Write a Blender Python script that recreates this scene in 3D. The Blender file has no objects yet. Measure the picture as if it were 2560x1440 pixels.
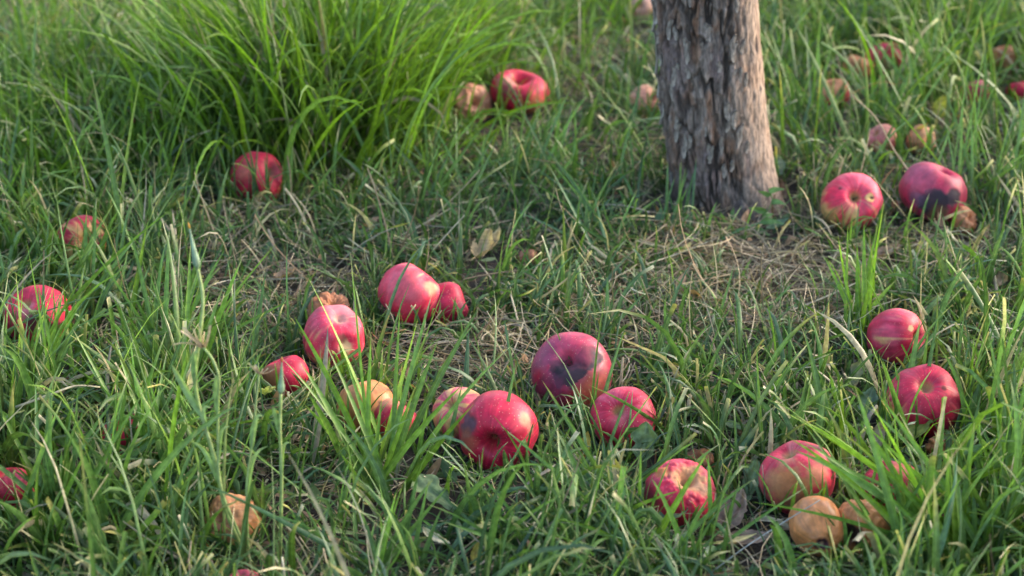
import bpy, math
import numpy as np
from mathutils import Vector

C = bpy.context.scene.collection
S = bpy.context.scene
RNG = np.random.default_rng(7)
R_ = math.radians

# ------------------------------------------------------------------ camera
CAM_H, LENS, PITCH = 0.94, 60.0, R_(26.4)
F = 2560 * LENS / 36.0
FW = np.array([0, math.cos(PITCH), -math.sin(PITCH)])
UP = np.array([0, math.sin(PITCH), math.cos(PITCH)])
RT = np.array([1.0, 0, 0])
CAM = np.array([0, 0, CAM_H])
cd = bpy.data.cameras.new('camera')
cam = bpy.data.objects.new('camera', cd)
C.objects.link(cam)
cam.location = CAM
cam.rotation_euler = (math.pi / 2 - PITCH, 0, 0)
cd.lens = LENS
cd.sensor_width = 36
cd.clip_start = 0.02
cd.clip_end = 500
cd.dof.use_dof = True
cd.dof.focus_distance = 1.80
cd.dof.aperture_fstop = 5.2
S.camera = cam

# ------------------------------------------------------------------ light
SUN_EL, SUN_AZ = R_(24), R_(22)          # azimuth from +x (right) towards +y (away)
w = bpy.data.worlds.new('World')
S.world = w
w.use_nodes = True
nt = w.node_tree
bg = nt.nodes['Background']
sky = nt.nodes.new('ShaderNodeTexSky')
sky.sky_type = 'NISHITA'
sky.sun_disc = False
sky.sun_elevation = SUN_EL
sky.sun_rotation = math.pi / 2 - SUN_AZ
sky.air_density = 1.0
sky.dust_density = 2.4
sky.ozone_density = 1.0
nt.links.new(sky.outputs[0], bg.inputs[0])
bg.inputs[1].default_value = 0.15
sl = bpy.data.lights.new('sun', 'SUN')
sun = bpy.data.objects.new('sun', sl)
C.objects.link(sun)
sl.energy = 0.62
sl.angle = R_(16)
sl.color = (1.0, 0.90, 0.78)
sdir = Vector((math.cos(SUN_EL) * math.cos(SUN_AZ), math.cos(SUN_EL) * math.sin(SUN_AZ), math.sin(SUN_EL)))
sun.rotation_euler = sdir.to_track_quat('Z', 'Y').to_euler()
S.view_settings.view_transform = 'Standard'
S.view_settings.look = 'None'
S.view_settings.gamma = 1
S.view_settings.exposure = 2.1
S.view_settings.use_curve_mapping = False
S.cycles.max_bounces = 8
S.cycles.transparent_max_bounces = 8

# ------------------------------------------------------------------ maths helpers
def _h(ix, iy, iz, s):
    n = (ix * 374761393 + iy * 668265263 + iz * 2147483647 + s * 1274126177) & 0xffffffff
    n = ((n ^ (n >> 13)) * 1274126177) & 0xffffffff
    n = ((n ^ (n >> 16)) * 2246822519) & 0xffffffff
    return ((n ^ (n >> 15)) & 0xffffff) / float(0xffffff)

def vnoise(p, seed=0):
    """value noise in [0,1]; p is (...,3)"""
    p = np.asarray(p, float)
    i = np.floor(p).astype(np.int64)
    f = p - i
    f = f * f * (3 - 2 * f)
    x, y, z = i[..., 0], i[..., 1], i[..., 2]
    fx, fy, fz = f[..., 0], f[..., 1], f[..., 2]
    r = 0
    for dx in (0, 1):
        for dy in (0, 1):
            for dz in (0, 1):
                wgt = (fx if dx else 1 - fx) * (fy if dy else 1 - fy) * (fz if dz else 1 - fz)
                r = r + wgt * _h(x + dx, y + dy, z + dz, seed)
    return r

def fbm(p, seed=0, oct=3):
    p = np.asarray(p, float)
    a, t, r = 1.0, 0.0, 0.0
    for k in range(oct):
        r = r + a * vnoise(p * (2.03 ** k), seed + k * 17)
        t += a
        a *= .5
    return r / t

def sm(a, b, x):
    t = np.clip((x - a) / (b - a), 0, 1)
    return t * t * (3 - 2 * t)

def mix(a, b, t):
    t = np.asarray(t)[..., None]
    return np.asarray(a) * (1 - t) + np.asarray(b) * t

def V3(x, y, z):
    return np.stack(np.broadcast_arrays(x, y, z), -1)

def gz(x, y):
    """height of the soil"""
    x = np.asarray(x, float); y = np.asarray(y, float)
    d = 1 / (1 + ((x * x + (y - 2) ** 2) / 60))
    return 0.022 * (fbm(V3(x * 3.1, y * 3.1, 0.5), 5, 2) - .5) + 0.006 * (fbm(V3(x * 19, y * 19, 0.5), 9, 2) - .5) * d

def ray(px, py):
    px = np.asarray(px, float)[..., None]; py = np.asarray(py, float)[..., None]
    return FW + RT * (px - 1280) / F - UP * (py - 720) / F

def at(px, py, h=0.0):
    d = ray(px, py)
    p = CAM + d * ((CAM_H - h) / -d[..., 2])[..., None]
    g = gz(p[..., 0], p[..., 1]) + h
    return CAM + d * ((CAM_H - g) / -d[..., 2])[..., None]

def atz(px, py, z):
    return CAM + ray(px, py) * z

def proj(p):
    q = np.asarray(p) - CAM
    z = q @ FW
    return 1280 + F * (q @ RT) / z, 720 - F * (q @ UP) / z, z

def nrm(v):
    return v / np.maximum(np.linalg.norm(v, axis=-1, keepdims=True), 1e-9)

# ------------------------------------------------------------------ mesh helpers
def mesh(name, verts, faces, col=None, buv=None, mat=None, smooth=True):
    """verts (N,3); faces (M,4) or (M,3) int array or a list of lists"""
    me = bpy.data.meshes.new(name)
    verts = np.asarray(verts, np.float32).reshape(-1, 3)
    if isinstance(faces, np.ndarray):
        n, k = faces.shape
        me.vertices.add(len(verts))
        me.vertices.foreach_set('co', verts.ravel())
        me.loops.add(n * k)
        me.loops.foreach_set('vertex_index', faces.astype(np.int32).ravel())
        me.polygons.add(n)
        me.polygons.foreach_set('loop_start', np.arange(0, n * k, k, dtype=np.int32))
        me.update(calc_edges=True)
    else:
        me.from_pydata(verts.tolist(), [], [list(map(int, f)) for f in faces])
    if smooth:
        me.polygons.foreach_set('use_smooth', np.ones(len(me.polygons), bool))
    if col is not None:
        col = np.asarray(col, np.float32).reshape(-1, np.asarray(col).shape[-1])
        if col.shape[1] == 3:
            col = np.concatenate([col, np.ones((len(col), 1), np.float32)], 1)
        a = me.attributes.new('Col', 'FLOAT_COLOR', 'POINT')
        a.data.foreach_set('color', col.ravel())
    if buv is not None:
        a = me.attributes.new('buv', 'FLOAT_VECTOR', 'POINT')
        a.data.foreach_set('vector', np.asarray(buv, np.float32).ravel())
    if mat:
        me.materials.append(mat)
    return me

def obj(name, me, parent=None, loc=None):
    o = bpy.data.objects.new(name, me)
    C.objects.link(o)
    if loc is not None:
        o.location = loc
    if parent is not None:
        o.parent = parent
    return o

def tag(o, label=None, cat=None, group=None, kind=None):
    if label: o['label'] = label
    if cat: o['category'] = cat
    if group: o['group'] = group
    if kind: o['kind'] = kind
    return o

def grid_faces(nu, nv, wrap=False):
    """rows nu, columns nv; wrap closes the columns"""
    i = np.arange(nu - 1)[:, None]
    j = np.arange(nv if wrap else nv - 1)[None, :]
    j2 = (j + 1) % nv
    a = i * nv + j; b = i * nv + j2; c = (i + 1) * nv + j2; d = (i + 1) * nv + j
    return np.stack([a, b, c, d], -1).reshape(-1, 4)

def tube(pts, rad, n=8, twist=0.0):
    pts = np.asarray(pts, float)
    m = len(pts)
    rad = np.broadcast_to(rad, (m,))
    t = nrm(np.gradient(pts, axis=0))
    ref = np.array([0.31, 0.2, 0.93]) if abs(t[0][2]) < .8 else np.array([1, .1, .1])
    s = nrm(np.cross(t, ref)); b = np.cross(t, s)
    a = np.linspace(0, 2 * np.pi, n, endpoint=False)
    v = pts[:, None] + rad[:, None, None] * (np.cos(a)[None, :, None] * s[:, None] + np.sin(a)[None, :, None] * b[:, None])
    f = grid_faces(m, n, True).tolist()
    f.append(list(range(n))[::-1]); f.append([(m - 1) * n + k for k in range(n)])
    return v.reshape(-1, 3), f

def bez(ps, n=14):
    """Catmull-Rom through the points"""
    ps = np.asarray(ps, float)
    P = np.vstack([2 * ps[0] - ps[1], ps, 2 * ps[-1] - ps[-2]])
    out = []
    m = len(ps) - 1
    for u in np.linspace(0, m - 1e-6, n):
        i = int(u); t = u - i
        a, b, c, d = P[i], P[i + 1], P[i + 2], P[i + 3]
        out.append(.5 * ((2 * b) + (c - a) * t + (2 * a - 5 * b + 4 * c - d) * t * t + (-a + 3 * b - 3 * c + d) * t ** 3))
    return np.array(out)

# ------------------------------------------------------------------ materials
def newmat(name):
    m = bpy.data.materials.new(name)
    m.use_nodes = True
    t = m.node_tree
    return m, t, t.nodes, t.links, t.nodes['Principled BSDF'], t.nodes['Material Output']

def N(t, kind, **kw):
    n = t.nodes.new(kind)
    for k, v in kw.items():
        if k in n.inputs: n.inputs[k].default_value = v
        else: setattr(n, k, v)
    return n

def attr(t, name):
    a = t.nodes.new('ShaderNodeAttribute'); a.attribute_name = name
    return a

def mathn(t, op, a, b=None, clamp=False):
    n = t.nodes.new('ShaderNodeMath'); n.operation = op; n.use_clamp = clamp
    for i, x in enumerate((a, b)):
        if x is None: continue
        if isinstance(x, (int, float)): n.inputs[i].default_value = x
        else: t.links.new(x, n.inputs[i])
    return n.outputs[0]

def mixc(t, fac, a, b, mode='MIX'):
    n = t.nodes.new('ShaderNodeMix'); n.data_type = 'RGBA'; n.blend_type = mode
    for sock, x in ((n.inputs[0], fac), (n.inputs[6], a), (n.inputs[7], b)):
        if isinstance(x, (int, float)): sock.default_value = x
        elif isinstance(x, tuple): sock.default_value = (*x, 1)
        else: t.links.new(x, sock)
    return n.outputs[2]

def ramp(t, fac, stops):
    r = t.nodes.new('ShaderNodeMapRange')
    r.interpolation_type = 'SMOOTHSTEP'
    t.links.new(fac, r.inputs[0])
    for i, v in enumerate(stops): r.inputs[1 + i].default_value = v
    return r.outputs[0]

def leafy(name, transl=0.35, rough=0.42, spec=0.45, veins=True):
    m, t, nodes, L, P, out = newmat(name)
    c = attr(t, 'Col'); b = attr(t, 'buv')
    sep = N(t, 'ShaderNodeSeparateXYZ'); L.new(b.outputs['Vector'], sep.inputs[0])
    col = c.outputs['Color']
    if veins:
        # parallel veins: fine ribs across the blade, a pale midrib
        rib = mathn(t, 'SINE', mathn(t, 'MULTIPLY', sep.outputs[0], 34.0))
        rib = mathn(t, 'MULTIPLY_ADD', rib, 0.10); rib.node.inputs[2].default_value = 1.0
        comb = N(t, 'ShaderNodeCombineColor')
        for i in range(3): L.new(rib, comb.inputs[i])
        col = mixc(t, 1.0, col, comb.outputs[0], 'MULTIPLY')
        mid = ramp(t, mathn(t, 'ABSOLUTE', mathn(t, 'SUBTRACT', sep.outputs[0], .5)), (0.02, 0.10, 0.34, 0.0))
        col = mixc(t, mid, col, (0.20, 0.33, 0.12))
    # blotches and specks along the leaf
    geo = N(t, 'ShaderNodeTexCoord')
    nz = N(t, 'ShaderNodeTexNoise', Scale=160.0, Detail=3.0); L.new(geo.outputs['Object'], nz.inputs['Vector'])
    f = ramp(t, nz.outputs[0], (0.3, 0.75, 0.72, 1.25))
    comb = N(t, 'ShaderNodeCombineColor')
    for i in range(3): L.new(f, comb.inputs[i])
    col = mixc(t, 1.0, col, comb.outputs[0], 'MULTIPLY')
    sp = N(t, 'ShaderNodeTexNoise', Scale=420.0, Detail=1.0); L.new(geo.outputs['Object'], sp.inputs['Vector'])
    col = mixc(t, ramp(t, sp.outputs[0], (0.70, 0.78, 0.0, 0.5)), col, (0.30, 0.27, 0.12))
    L.new(col, P.inputs['Base Color'])
    P.inputs['Roughness'].default_value = rough
    P.inputs['Specular IOR Level'].default_value = spec
    tr = nodes.new('ShaderNodeBsdfTranslucent')
    tcol = mixc(t, 1.0, col, (1.15, 1.3, 0.65), 'MULTIPLY')
    L.new(tcol, tr.inputs[0])
    mx = nodes.new('ShaderNodeMixShader'); mx.inputs[0].default_value = transl
    L.new(P.outputs[0], mx.inputs[1]); L.new(tr.outputs[0], mx.inputs[2])
    L.new(mx.outputs[0], out.inputs[0])
    return m

M_GRASS = leafy('grass_blade', 0.30, 0.42, 0.42)
M_LEAF = leafy('leaf', 0.28, 0.5, 0.4, veins=False)
M_STRAW = leafy('straw', 0.15, 0.75, 0.2, veins=False)

def mat_apple():
    m, t, nodes, L, P, out = newmat('apple_skin')
    c = attr(t, 'Col'); q = attr(t, 'buv')          # buv = (speckle, roughness, wrinkle)
    sep = N(t, 'ShaderNodeSeparateXYZ'); L.new(q.outputs['Vector'], sep.inputs[0])
    geo = N(t, 'ShaderNodeTexCoord')
    vo = N(t, 'ShaderNodeTexVoronoi', Scale=270.0); L.new(geo.outputs['Object'], vo.inputs['Vector'])
    dots = mathn(t, 'MULTIPLY', ramp(t, vo.outputs['Distance'], (0.10, 0.22, 0.55, 0.0)), sep.outputs[0])
    col = mixc(t, dots, c.outputs['Color'], (0.75, 0.52, 0.34))
    nz = N(t, 'ShaderNodeTexNoise', Scale=90.0, Detail=5.0, Roughness=.65); L.new(geo.outputs['Object'], nz.inputs['Vector'])
    g = ramp(t, nz.outputs[0], (0.3, 0.7, 0.78, 1.18))
    comb = N(t, 'ShaderNodeCombineColor')
    for i in range(3): L.new(g, comb.inputs[i])
    col = mixc(t, 1.0, col, comb.outputs[0], 'MULTIPLY')
    L.new(col, P.inputs['Base Color'])
    rg = mathn(t, 'ADD', sep.outputs[1], mathn(t, 'MULTIPLY', mathn(t, 'SUBTRACT', nz.outputs[0], .5), .35))
    L.new(rg, P.inputs['Roughness'])
    P.inputs['Specular IOR Level'].default_value = 0.38
    P.inputs['Subsurface Weight'].default_value = 0.10
    P.inputs['Subsurface Radius'].default_value = (0.01, 0.003, 0.002)
    P.inputs['Subsurface Scale'].default_value = 0.4
    P.inputs['Sheen Weight'].default_value = 0.05       # waxy bloom
    P.inputs['Sheen Roughness'].default_value = 0.5
    n2 = N(t, 'ShaderNodeTexNoise', Scale=260.0, Detail=4.0); L.new(geo.outputs['Object'], n2.inputs['Vector'])
    bp = N(t, 'ShaderNodeBump', Distance=0.0006)
    bp.inputs['Strength'].default_value = .5
    hh = mathn(t, 'MULTIPLY', n2.outputs[0], mathn(t, 'ADD', sep.outputs[2], .18))
    L.new(hh, bp.inputs['Height']); L.new(bp.outputs[0], P.inputs['Normal'])
    return m
M_APPLE = mat_apple()

def mat_bark():
    m, t, nodes, L, P, out = newmat('bark')
    c = attr(t, 'Col')
    geo = N(t, 'ShaderNodeTexCoord')
    mp = N(t, 'ShaderNodeMapping'); mp.inputs['Scale'].default_value = (1, 1, .3)
    L.new(geo.outputs['Object'], mp.inputs[0])
    nz = N(t, 'ShaderNodeTexNoise', Scale=260.0, Detail=6.0, Roughness=.7); L.new(mp.outputs[0], nz.inputs['Vector'])
    g = ramp(t, nz.outputs[0], (0.28, 0.72, 0.45, 1.5))
    comb = N(t, 'ShaderNodeCombineColor')
    for i in range(3): L.new(g, comb.inputs[i])
    col = mixc(t, 1.0, c.outputs['Color'], comb.outputs[0], 'MULTIPLY')
    L.new(col, P.inputs['Base Color'])
    P.inputs['Roughness'].default_value = .82
    P.inputs['Specular IOR Level'].default_value = .3
    bp = N(t, 'ShaderNodeBump', Distance=0.002); bp.inputs['Strength'].default_value = .8
    L.new(nz.outputs[0], bp.inputs['Height']); L.new(bp.outputs[0], P.inputs['Normal'])
    return m
M_BARK = mat_bark()

def mat_soil():
    m, t, nodes, L, P, out = newmat('soil')
    geo = N(t, 'ShaderNodeTexCoord')
    n1 = N(t, 'ShaderNodeTexNoise', Scale=9.0, Detail=6.0); L.new(geo.outputs['Object'], n1.inputs['Vector'])
    n2 = N(t, 'ShaderNodeTexNoise', Scale=190.0, Detail=5.0, Roughness=.7); L.new(geo.outputs['Object'], n2.inputs['Vector'])
    col = mixc(t, ramp(t, n1.outputs[0], (.35, .65, 0, 1)), (0.030, 0.022, 0.016), (0.062, 0.046, 0.032))
    col = mixc(t, ramp(t, n2.outputs[0], (.5, .75, 0, .7)), col, (0.13, 0.10, 0.07))
    L.new(col, P.inputs['Base Color'])
    P.inputs['Roughness'].default_value = .95
    bp = N(t, 'ShaderNodeBump', Distance=0.006)
    L.new(n2.outputs[0], bp.inputs['Height']); L.new(bp.outputs[0], P.inputs['Normal'])
    return m
M_SOIL = mat_soil()

# ------------------------------------------------------------------ ground
def axis(lo, hi, step, far):
    a = np.arange(lo, hi + 1e-6, step)
    out = []; d = step
    x = hi
    while x < far:
        d *= 1.35; x += d; out.append(x)
    out = np.array(out)
    return np.concatenate([(lo + hi) - out[::-1], a, out])
gx = axis(-1.6, 1.6, .018, 150); gy = axis(0.6, 4.6, .018, 150)
X, Y = np.meshgrid(gx, gy)
ground = obj('ground', mesh('ground', V3(X, Y, gz(X, Y)).reshape(-1, 3), grid_faces(len(gy), len(gx)), mat=M_SOIL))
tag(ground, 'dark crumbly soil under the orchard grass', kind='structure')

# ------------------------------------------------------------------ tree trunk
TB = at(1822, 500)                     # axis of the foot
TRUNK_XY = TB[:2].copy()
def trunk_axis(h):
    h = np.asarray(h, float)
    x = TRUNK_XY[0] - .006 - 0.010 * (1 - np.exp(-h / .08)) - 0.085 * h + .03 * np.maximum(h - .3, 0) ** 2
    y = TRUNK_XY[1] + 0.012 * (1 - np.exp(-h / .1)) + .03 * h
    return x, y
def trunk_r(h, th):
    r = 0.0660 + .003 * np.sin(h * 5) - .008 * h
    fl = np.exp(-np.maximum(h, 0) / .055)
    r = r + fl * (0.010 * np.maximum(np.cos(th + .15), 0) + .004 * np.maximum(np.cos(th - 2.6), 0) - .004 * np.maximum(np.cos(th - 3.9), 0))
    r = r + .0045 * np.cos(3 * th + 1.2 + h * 4) + .003 * np.cos(2 * th - h * 7)
    return r
hs = np.concatenate([np.arange(-.05, .36, .0011), np.arange(.365, .8, .01), np.arange(.82, 2.2, .06)])
nt_ = 380
th = np.linspace(0, 2 * np.pi, nt_, endpoint=False)
Hh, Th = np.meshgrid(hs, th, indexing='ij')
ax_, ay_ = trunk_axis(Hh)
r0 = trunk_r(Hh, Th)
cx, cy = np.cos(Th), np.sin(Th)
cp = V3(cx * .072, cy * .072, Hh)
warp = (fbm(cp * np.array([30, 30, 12]), 3, 2) - .5)
q = cp * np.array([80, 80, 19.0]); q[..., 0] += warp * 2.2; q[..., 1] += warp * 2.2
n1 = 1 - np.abs(fbm(q, 11, 3) * 2 - 1)                     # ridged: 1 along lines
q2 = cp * np.array([210, 210, 62.0]) + warp[..., None] * 3
n2 = fbm(q2, 23, 3)
fis = sm(.80, .97, n1) * sm(.30, .52, fbm(cp * np.array([26, 26, 14]), 91, 2))                                     # fissures
plate = fbm(cp * np.array([58, 58, 26]), 41, 2)
step = sm(.47, .53, plate)                                # plates standing proud
step2 = sm(.55, .60, fbm(cp * np.array([80, 80, 26]), 47, 2))
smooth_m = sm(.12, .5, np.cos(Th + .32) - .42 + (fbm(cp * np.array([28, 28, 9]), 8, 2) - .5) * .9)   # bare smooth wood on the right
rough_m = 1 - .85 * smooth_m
disp = rough_m * (-.0040 * fis + .0022 * step + .0020 * step2 + .0052 * (n2 - .5)) + smooth_m * .0016 * (n2 - .5)
fall = sm(-0.05, .03, Hh)
rr = r0 + disp
PV = V3(ax_ + cx * rr, ay_ + cy * rr, Hh + gz(*TRUNK_XY))
grey = mix((.12, .10, .09), (.31, .27, .24), sm(.25, .75, n2))
warm = np.array([.27, .13, .062])
col = mix(grey, warm, sm(.48, .64, fbm(cp * np.array([75, 75, 30]), 71, 3)) * .85 * (1 - step * .4))
col = mix(col, (.20, .155, .165), sm(.48, .66, fbm(cp * np.array([35, 35, 14]), 77, 2)) * .6)
col = mix(col, (.17, .135, .11), (1 - step) * .45)
col = mix(col, (.030, .024, .020), fis * .92 * rough_m)
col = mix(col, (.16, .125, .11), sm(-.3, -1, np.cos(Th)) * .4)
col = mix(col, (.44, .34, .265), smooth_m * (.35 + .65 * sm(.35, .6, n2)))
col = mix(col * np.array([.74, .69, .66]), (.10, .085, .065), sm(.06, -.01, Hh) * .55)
tree = obj('apple_tree', None)
tree.location = (TRUNK_XY[0], TRUNK_XY[1], 0)
tag(tree, 'single brown apple tree trunk with rough peeling bark rising from the grass', 'tree')
tl = np.array(tree.location)
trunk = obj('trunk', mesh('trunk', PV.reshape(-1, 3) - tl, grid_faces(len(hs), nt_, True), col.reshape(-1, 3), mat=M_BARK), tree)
# limbs above the frame
ax2, ay2 = trunk_axis(2.1)
for k, (a, e, l) in enumerate(((.4, 50, 1.2), (2.5, 55, 1.3), (4.6, 48, 1.1))):
    d = np.array([math.cos(a) * math.cos(R_(e)), math.sin(a) * math.cos(R_(e)), math.sin(R_(e))])
    p0 = np.array([ax2, ay2, 2.0]) - tl
    pts = bez([p0, p0 + d * l * .3 + [0, 0, .02], p0 + d * l * .7 + [0, 0, .1], p0 + d * l + [0, 0, .3]], 14)
    v, f = tube(pts, np.linspace(.042, .014, 14), 14)
    obj('limb', mesh('limb', v, f, np.tile((.22, .19, .16), (len(v), 1)), mat=M_BARK), tree)
# peeling flakes of bark
def flake_mesh(seed, L, W, curl, thick=.0012):
    n, m = 9, 5
    s = np.linspace(0, 1, n)[:, None]; u = np.linspace(-1, 1, m)[None, :]
    ed = (vnoise(V3(s * 5, u * 0 + seed, 0)) - .5) * .5
    prof = np.sin(np.pi * np.clip(s * .92 + .05, 0, 1)) ** .45 * (1 + ed)
    x = u * W / 2 * prof + (vnoise(V3(s * 3, 0, seed + .5)) - .5) * W * .7
    z = (s - .5) * L + 0 * u
    y = -(u ** 2) * W * .18 + curl * L * np.abs(s - .35) ** 1.8 + (vnoise(V3(s * 6, u * 2, seed)) - .5) * .002
    top = V3(x, y + thick, z).reshape(-1, 3); bot = V3(x, y - thick, z).reshape(-1, 3)
    k = n * m
    f = grid_faces(n, m).tolist() + [[a + k for a in g[::-1]] for g in grid_faces(n, m).tolist()]
    rim = [i * m for i in range(n)] + [(n - 1) * m + j for j in range(1, m)] + [i * m + m - 1 for i in range(n - 2, -1, -1)] + [j for j in range(m - 2, 0, -1)]
    for a, b in zip(rim, rim[1:] + rim[:1]): f.append([a, a + k, b + k, b])
    v = np.vstack([top, bot])
    nn = fbm(v * 300 + seed, 4, 2)
    c = mix((.13, .105, .085), (.33, .29, .25), nn)
    return mesh('bark_flake', v, f, c, mat=M_BARK)
flk = [flake_mesh(k, RNG.uniform(.016, .036), RNG.uniform(.004, .0085), RNG.uniform(.01, .10)) for k in range(12)]
def flake(me, ang, h, tilt=0, out=.0, flip=0):
    ax, ay = trunk_axis(h)
    r = float(trunk_r(np.array(h), np.array(ang))) + out
    o = obj('bark_flake', me, tree)
    o.location = (ax + math.cos(ang) * r - tl[0], ay + math.sin(ang) * r - tl[1], h + float(gz(*TRUNK_XY)))
    o.rotation_euler = (flip, tilt, ang - math.pi / 2)
    return o
for k in range(60):
    a = RNG.uniform(math.pi * .98, math.pi * 1.70)
    h = RNG.uniform(.03, .34)
    flake(flk[k % 12], a, h, RNG.normal(0, .12), RNG.uniform(.0005, .0028), 0 if k % 2 else math.pi * 0)
# the long shreds on the left silhouette and small ones on the right
big = [flake_mesh(50 + k, l, w_, c) for k, (l, w_, c) in enumerate(((.05, .008, .30), (.06, .007, .16), (.04, .006, .35), (.03, .006, .4)))]
for me, a, h, o_, t_ in ((big[0], math.pi * 1.02, .262, .004, 0), (big[1], math.pi * 1.04, .21, .003, .05), (big[2], math.pi * 1.01, .165, .003, -.1),
                        (big[3], math.pi * 1.03, .125, .002, 0), (big[2], math.pi * 1.05, .30, .003, 0)):
    flake(me, a, h, t_, o_)

# ------------------------------------------------------------------ apples
APPLES = []      # centre, radius, pixel centre, pixel radius, keep
CRIM = (.50, .009, .042); RED = (.62, .018, .055); PINK = (.68, .09, .14); PURP = (.27, .018, .055)
YEL = (.72, .46, .15); PEACH = (.60, .28, .14); BRN = (.42, .155, .06); TAN = (.60, .225, .070); DBRN = (.17, .075, .035)
GRY = (.024, .017, .024); GRYP = (.09, .05, .075); CORK = (.45, .27, .15); DARK = (.05, .025, .02); GOLD = (.66, .42, .16)

def apple(label, c, wpx, pole, kind='stem', ratio=.86, base=RED, second=PINK, yel=0.0, ydir=None, spots=(), dents=(), wrinkle=0.0,
          lump=.085, rough=.52, speck=.55, keep=.3, sink=.24, dimple=.30, organ=True, top_wr=False, group='fallen apples lying in the grass', cat='apple', top=None, stem_len=.012, seed=None):
    k = len(APPLES) + 1
    if seed is None: seed = k * 13
    # radius and centre: sits on the soil
    R = .035
    for _ in range(4):
        p = at(c[0], c[1], R * (ratio * .5 + .5) * (1 - sink))
        z = float((p - CAM) @ FW)
        R = wpx / 2 * z / F
    rp = wpx / 2
    def pdir(x, y):
        ox, oy = (x - c[0]) / rp, (y - c[1]) / rp
        l = math.hypot(ox, oy)
        if l > .999: ox, oy = ox / l * .999, oy / l * .999
        zz = math.sqrt(max(0, 1 - ox * ox - oy * oy))
        fw = nrm(p - CAM); rt = nrm(np.cross(fw, [0, 0, 1])); up = np.cross(rt, fw)
        return nrm(rt * ox - up * oy - fw * zz)
    zax = pdir(*pole)
    if len(pole) > 2: pass
    xax = nrm(np.cross([.3, .5, .8], zax)); yax = np.cross(zax, xax)
    nu = int(np.clip(wpx * .42, 30, 84)); nv = int(nu * 1.4)
    ph = (np.linspace(0, 1, nu) ** 1.0) * np.pi
    ph = ph - .28 * np.sin(2 * ph) * .5
    tt = np.linspace(0, 2 * np.pi, nv, endpoint=False)
    P_, T_ = np.meshgrid(ph, tt, indexing='ij')
    sp, cpn = np.sin(P_), np.cos(P_)
    n = V3(sp * np.cos(T_), sp * np.sin(T_), cpn)
    # profile
    body = sp ** .92
    taper = 1 + .07 * cpn * (1 if kind == 'stem' else -1)
    rad = body * taper
    zz = ratio * cpn * (1 + .10 * sp)
    d1 = np.exp(-(rad / .21) ** 2) + .35 * np.exp(-(rad / .42) ** 2); d2 = np.exp(-(rad / .20) ** 2) + .2 * np.exp(-(rad / .4) ** 2)
    dim_top = dimple * 1.0; dim_bot = dimple * .8
    zz = zz + np.where(cpn > 0, -dim_top * d1 - .06 * np.exp(-(rad / .1) ** 2), dim_bot * d2)
    lob = .022 * np.cos(5 * T_ + seed) * (sm(.1, -.9, cpn) if kind == 'stem' else sm(-.1, .9, cpn))
    rad = rad * (1 + lob)
    v = V3(rad * np.cos(T_), rad * np.sin(T_), zz)
    v = v * (1 + lump * 2.2 * (fbm(n * 1.3 + seed, seed, 2) - .5)[..., None])
    # world directions of every vertex for features placed by eye
    Rm = np.stack([xax, yax, zax], 1)
    nw = nrm(v) @ Rm.T
    nwm = nw
    if wrinkle:
        wn = fbm(V3(n[..., 0] * 4.5, n[..., 1] * 4.5, n[..., 2] * 2.5) + seed, seed + 3, 3)
        wr = (1 - np.abs(2 * wn - 1)) * (sm(.2, .75, cpn) if top_wr else 1)
        v = v * (1 - wrinkle * .16 * sm(.6, 1.0, wr) - wrinkle * .12 * (fbm(n * 2.1 + seed, seed + 9, 2) - .5))[..., None]
    for (x, y, r_, dep) in dents:
        dd = pdir(x, y)
        ang = np.arccos(np.clip(nwm @ dd, -1, 1)); ar = math.asin(min(.95, r_ / rp))
        g = np.exp(-(ang / ar) ** 2 * 1.6)
        v = v - (dd @ Rm)[None, None, :] * (dep * g)[..., None]
    for s_ in spots:
        if s_[3] in (GRY, GRYP):
            dd = pdir(s_[0], s_[1]); ang = np.arccos(np.clip(nwm @ dd, -1, 1)); ar = s_[2] / rp
            v = v * (1 - .022 * sm(1.15, .8, ang / ar) - .012 * sm(1, .7, ang / ar) * fbm(n * 7, 4, 2))[..., None]
    # colour
    st = fbm(V3(np.cos(T_) * 6.5, np.sin(T_) * 6.5, cpn * .9) + seed, seed + 5, 3)
    st2 = vnoise(V3(np.cos(T_) * 19, np.sin(T_) * 19, cpn * 2.0) + seed, seed + 6)
    lo = fbm(n * 1.6 + seed * 1.7, seed + 8, 2)
    col = mix(base, second, np.clip(sm(.38, .78, lo) * .62 + (st - .5) * 1.5, 0, 1))
    col = col * (1 + .55 * (st2 - .5) + .5 * (fbm(n * 3.1 + seed, seed + 31, 3) - .5))[..., None]
    yf = yel * 1.3 - .62 + (st - .5) * 2.6 + (st2 - .5) * .7 + (lo - .5) * 1.0
    if ydir is not None:
        yd = nwm @ pdir(*ydir)
        yf = yf + (yd - .2) * 1.0 * (yel > 0)
    if yel > 0:
        col = mix(col, YEL, sm(0, .75, yf) * .88)
    if kind == 'stem' and yel >= 0:
        col = mix(col, (.40, .33, .10), sm(.26, .08, rad) * (cpn > 0) * .8)
    col = mix(col, CORK, sm(.10, .04, rad) * (cpn > 0) * .6)
    rg = np.full(P_.shape, rough); wk = np.full(P_.shape, min(1, wrinkle * 1.0)); sk = np.full(P_.shape, speck * .9)
    fn = fbm(n * 5.5 + seed, seed + 12, 3)
    for s_ in spots:
        x, y, r_, cc = s_[:4]; stg = s_[4] if len(s_) > 4 else .95; soft = s_[5] if len(s_) > 5 else .22
        dd = pdir(x, y)
        ang = np.arccos(np.clip(nwm @ dd, -1, 1)); ar = r_ / rp
        msk = sm(-soft, soft, 1 - ang / ar + (fn - .5) * .9) * stg
        cc2 = mix(np.array(cc) * .8, np.array(cc) * 1.2, fn)
        col = mix(col, cc2, msk); rg = rg + .25 * msk; sk = sk * (1 - msk); wk = wk + .3 * msk
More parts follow.
